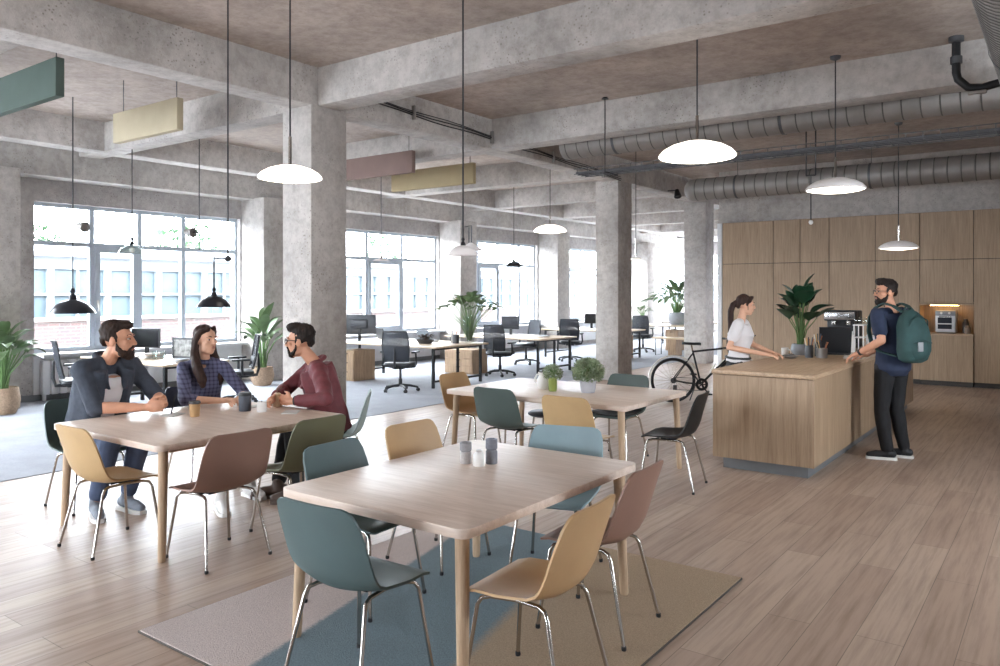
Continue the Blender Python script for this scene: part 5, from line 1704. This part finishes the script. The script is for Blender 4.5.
# woman in the checked shirt
loc, rz, S = (-6.34, 4.06, 0), -105, 1.06
J = seated(loc, rz, S, (-6.17, 3.98, 1.09), (-6.12, 3.97, 1.275), (.97, .1, -.04),
           (-5.83, 4.16, .81), (-5.94, 3.66, .8), (-5.63, 3.97, .805), (-5.66, 3.84, .8),
           (-5.82, 4.12, .58), (-5.84, 3.84, .58), (-5.5, 3.98, .1), (-5.32, 3.58, .1), (1, -.1, 0), (.9, -.4, 0),
           ((.3, -.95, 0), (-.2, 0, -1), (.9, .3, .3), .6), ((.75, .65, .05), (.1, .1, -1), (.5, -.6, .5), .5), twist=(-.62, -.78, 0), shw=.155)
t, hp, H, k = make_person('woman with long brown hair in a checked shirt sitting at the table', loc, rz, S, J, dict(
    hairm=HAIR2, hair=LONG, hs=1.0, fem=True, skin=SKIN_F, gaze=1, hdisp=.008, hsc=30,
    tops=[dict(name='shirt', m=PLAID, infl=.017, sleeve=1.25, collar=True, disp=.01, label='checked shirt')],
    legs=dict(m=DENIM2, shoe=SHOE_W, len=.86)))
# man in the red jacket
loc, rz, S = (-5.22, 4.62, 0), 134, 1.1
J = seated(loc, rz, S, (-5.33, 4.53, 1.085), (-5.43, 4.44, 1.265), (-.83, -.56, -.05),
           (-4.86, 4.24, .835), (-5.55, 4.36, .84), (-5.14, 4.12, .805), (-5.34, 4.1, .805),
           (-5.3, 4.25, .6), (-5.52, 4.42, .58), (-5.05, 4.1, .1), (-5.3, 4.1, .1), (-.6, -.8, 0), (-.6, -.8, 0),
           ((-.9, -.3, .1), (-.2, .2, -1), (-.1, .2, .9), .8), ((.3, -.9, 0), (.2, .3, -.9), (.3, .3, .9), .7), twist=(-.83, .56, 0))
t, hp, H, k = make_person('man with glasses in a dark red jacket sitting at the right of the table', loc, rz, S, J, dict(
    hairm=HAIR3, hair=QUIFF, beard=.8, glasses=True, hs=1.06,
    tops=[dict(name='tee', m=DARKTEE, infl=.012, sleeve=0, z1=.95, label='dark tee'), dict(name='jacket', m=RED, infl=.02, sleeve=1.75, open=True, collar=True, disp=.014, label='dark red jacket')],
    legs=dict(m=BLACKC, shoe=SHOE_R, len=.9, sole=SHOE_R)))
w, e = J['wl'], J['el']
d = (e - w).normalized(); q = d.to_track_quat('Z', 'Y').to_matrix()
m1 = MB(); m1.lathe([(.03, -.012), (.037, -.012), (.037, .012), (.03, .012)], w + d * .035, 14, mtx=q); m1.ell(w + d * .035 + V((0, 0, .036)), (.018, .018, .008)); obj('watch', m1, M_['black_plastic'], t)
# pen in the hand of the man in the cardigan
m1 = MB(); m1.tube([(0, 0, 0), (-.03, .05, .13)], .005, 6)
single('pen', m1, M_['black_plastic'], 'dark pen held in the hands of the man in the cardigan', 'pen', (-5.61, 3.34, .76))

def standing(loc, rz, S, neck, head, face, el, er, wl, wr, kl, kr, al, ar, fl, fr, hl, hr, hz, shw=.19, twist=None):
    return seated(loc, rz, S, neck, head, face, el, er, wl, wr, kl, kr, al, ar, fl, fr, hl, hr, hipw=.085, shw=shw, hz=hz, twist=twist)
# man with the backpack
loc, rz, S = (-1.46, 8.78, 0), 55, 1.02
J = standing(loc, rz, S, (-1.47, 8.78, 1.52), (-1.53, 8.76, 1.695), (-.84, -.54, -.03),
             (-1.52, 8.5, 1.215), (-1.5, 9.03, 1.22), (-1.76, 8.6, 1.07), (-1.76, 9.05, 1.03),
             (-1.56, 8.7, .5), (-1.45, 8.88, .5), (-1.5, 8.68, .1), (-1.38, 8.88, .1), (-.95, -.25, 0), (-1, -.1, 0),
             ((-.88, .05, -.42), (.1, .1, -1), (.2, .95, 0), .45), ((-1, -.1, -.2), (.1, -.1, -1), (0, -1, 0), .4), .95)
t, hp, H, k = make_person('bearded man in navy tee standing at the counter with a green backpack', loc, rz, S, J, dict(
    hairm=HAIR3, hair=QUIFF, beard=1.25, glasses=True,
    tops=[dict(name='tee', m=NAVY, infl=.02, sleeve=.62, z0=-.4, disp=.01, label='navy tee')],
    legs=dict(m=BLACKC, shoe=SHOE_B, len=.96)))
w, e = J['wl'], J['el']
d = (e - w).normalized(); q = d.to_track_quat('Z', 'Y').to_matrix()
m1 = MB(); m1.lathe([(.028, -.012), (.034, -.012), (.034, .012), (.028, .012)], w + d * .03, 14, mtx=q); obj('watch', m1, M_['black_plastic'], t)
# the backpack on his back: origin at its base, its +y away from the wearer
b = thing('backpack', 'dark green backpack worn by the man at the counter', 'backpack', (-1.36, 8.7, 1.0), -125)
mb = MB()
sec = [(0, .11, .05, .0), (.03, .15, .09, 0), (.12, .165, .115, .01), (.25, .165, .115, .008), (.36, .155, .1, -.005), (.45, .125, .075, -.02), (.51, .07, .04, -.035), (.525, .03, .02, -.04)]
mb.loft([[V((rx * abs(math.cos(a)) ** .75 * (1 if math.cos(a) > 0 else -1), .12 + yy + ry * abs(math.sin(a)) ** .8 * (1 if math.sin(a) > 0 else -1), z)) for a in [2 * PI * i / 28 for i in range(28)]] for z, rx, ry, yy in sec])
blobj('pack', mb, PACK, b, voxel=.008, smooth=3, disp=.008, dscale=12)
mb = MB(); mb.ell((0, .205, .14), (.125, .055, .115)); blobj('front_pocket', mb, PACK, b, voxel=.008, smooth=2, disp=.004, dscale=15)
m1 = MB(); m1.tube([(-.11, .243, .2), (0, .268, .225), (.11, .243, .2)], .006, 6); m1.tube([(-.14, .17, .3), (-.1, .2, .42), (0, .19, .47), (.1, .2, .42), (.14, .17, .3)], .006, 6); obj('zip', m1, PACK_D, b)
m1 = MB(); m1.obox((.05, .258, .165), (1, -.3, 0), (.3, 1, 0), (0, 0, 1), .025, .006, .045); obj('badge', m1, M_['plinth'], b, 'grey badge', smooth=False)
m1 = MB(); m1.tube([(-.04, .05, .51), (-.03, .06, .55), (.03, .06, .55), (.04, .05, .51)], .009, 6); obj('handle', m1, PACK_D, b)
for s in (-1, 1):
    m1 = MB()
    pts = [V((s * .07, .06, .5)), V((s * .095, -.03, .56)), V((s * .11, -.13, .585)), V((s * .115, -.235, .54)), V((s * .125, -.3, .44)), V((s * .14, -.305, .3)), V((s * .165, -.24, .18)), V((s * .185, -.12, .1)), V((s * .13, .06, .06))]
    n = len(pts)
    m1.sheet([[p + V((s * -.024, 0, 0)), p, p + V((s * .024, 0, 0))] for p in pts], .012)
    obj('strap', m1, PACK, b)
# woman behind the counter
loc, rz, S = (-3.02, 8.62, 0), -78, .95
J = standing(loc, rz, S, (-2.99, 8.64, 1.385), (-2.94, 8.66, 1.55), (.85, .5, -.08),
             (-2.93, 8.86, 1.1), (-3.03, 8.38, 1.09), (-2.68, 8.84, 1.01), (-2.7, 8.66, 1.01),
             (-3.06, 8.68, .46), (-3.06, 8.5, .46), (-3.1, 8.68, .1), (-3.1, 8.48, .1), (1, 0, 0), (1, 0, 0),
             ((.95, -.2, -.15), (0, 0, -1), (.1, -.9, .2), .5), ((.95, .35, -.15), (0, 0, -1), (-.1, .9, .2), .5), .89, shw=.155, twist=(.12, -.99, 0))
t, hp, H, k = make_person('woman with a ponytail in a white tee standing behind the counter', loc, rz, S, J, dict(
    hairm=HAIR2, hair=PONY, fem=True, skin=SKIN_F, hdisp=.006, hsc=34,
    tops=[dict(name='tee', m=TEE, infl=.022, sleeve=.55, z0=.05, disp=.009, label='white tee')],
    legs=dict(m=BLACKC, shoe=SHOE_B, len=.96)))
hrv = (J['sr'] - J['sl']).normalized(); up = ((J['sr'] + J['sl']) / 2 - J['hip']).normalized(); fw = up.cross(hrv).normalized()
m1 = MB(); c = J['hip'] + up * .75 * ((J['sr'] + J['sl']) / 2 - J['hip']).length - hrv * .06 + fw * .153
m1.obox(c, hrv, up, fw, .028, .008, .003); obj('chest_print', m1, M_['cord'], t, 'small dark print', smooth=False)
m1 = MB(); torso_r = .0
c = J['hip'] + up * .0
m1.tube([c + up * .075 + hrv * .168 * math.cos(a) + fw * .128 * math.sin(a) for a in [2 * PI * i / 24 for i in range(24)]], .014, 6, closed=True); obj('belt', m1, M_['black_plastic'], t)
# ------------------------------------------------------------------ camera, sky, daylight through the windows
cam = bpy.data.cameras.new('camera')
cam.sensor_width = 36
cam.lens = 777 / 1000 * 36
cam.shift_y = -(333 - 292) / 1000
cam.clip_end = 200
co = bpy.data.objects.new('camera', cam)
COL.objects.link(co)
co.location = (0, 0, 1.7)
co.rotation_euler = (R(90), 0, R(36.3))
SC.camera = co

w = bpy.data.worlds.new('sky')
SC.world = w
w.use_nodes = True
bg = w.node_tree.nodes['Background']
bg.inputs['Color'].default_value = (.88, .94, 1.0, 1)
bg.inputs['Strength'].default_value = 43.0

for (loc, rz, u, z, wu, hz) in portals:
    l = bpy.data.lights.new('window_portal', 'AREA')
    l.shape = 'RECTANGLE'
    l.size, l.size_y = wu, hz
    l.cycles.is_portal = True
    o = bpy.data.objects.new('window_portal', l)
    m = Matrix.Translation(V(loc)) @ Matrix.Rotation(R(rz), 4, 'Z') @ Matrix.Translation((u, .3, z)) @ Matrix.Rotation(R(-90), 4, 'X')
    o.matrix_world = m
    COL.objects.link(o)

vs = SC.view_settings
vs.view_transform = 'Standard'
vs.look = 'None'
vs.exposure = 0
vs.gamma = 1
vs.use_curve_mapping = False
SC.cycles.max_bounces = 14
SC.cycles.diffuse_bounces = 8
SC.cycles.transparent_max_bounces = 16
SC.cycles.sample_clamp_indirect = 8
SC.cycles.use_denoising = True
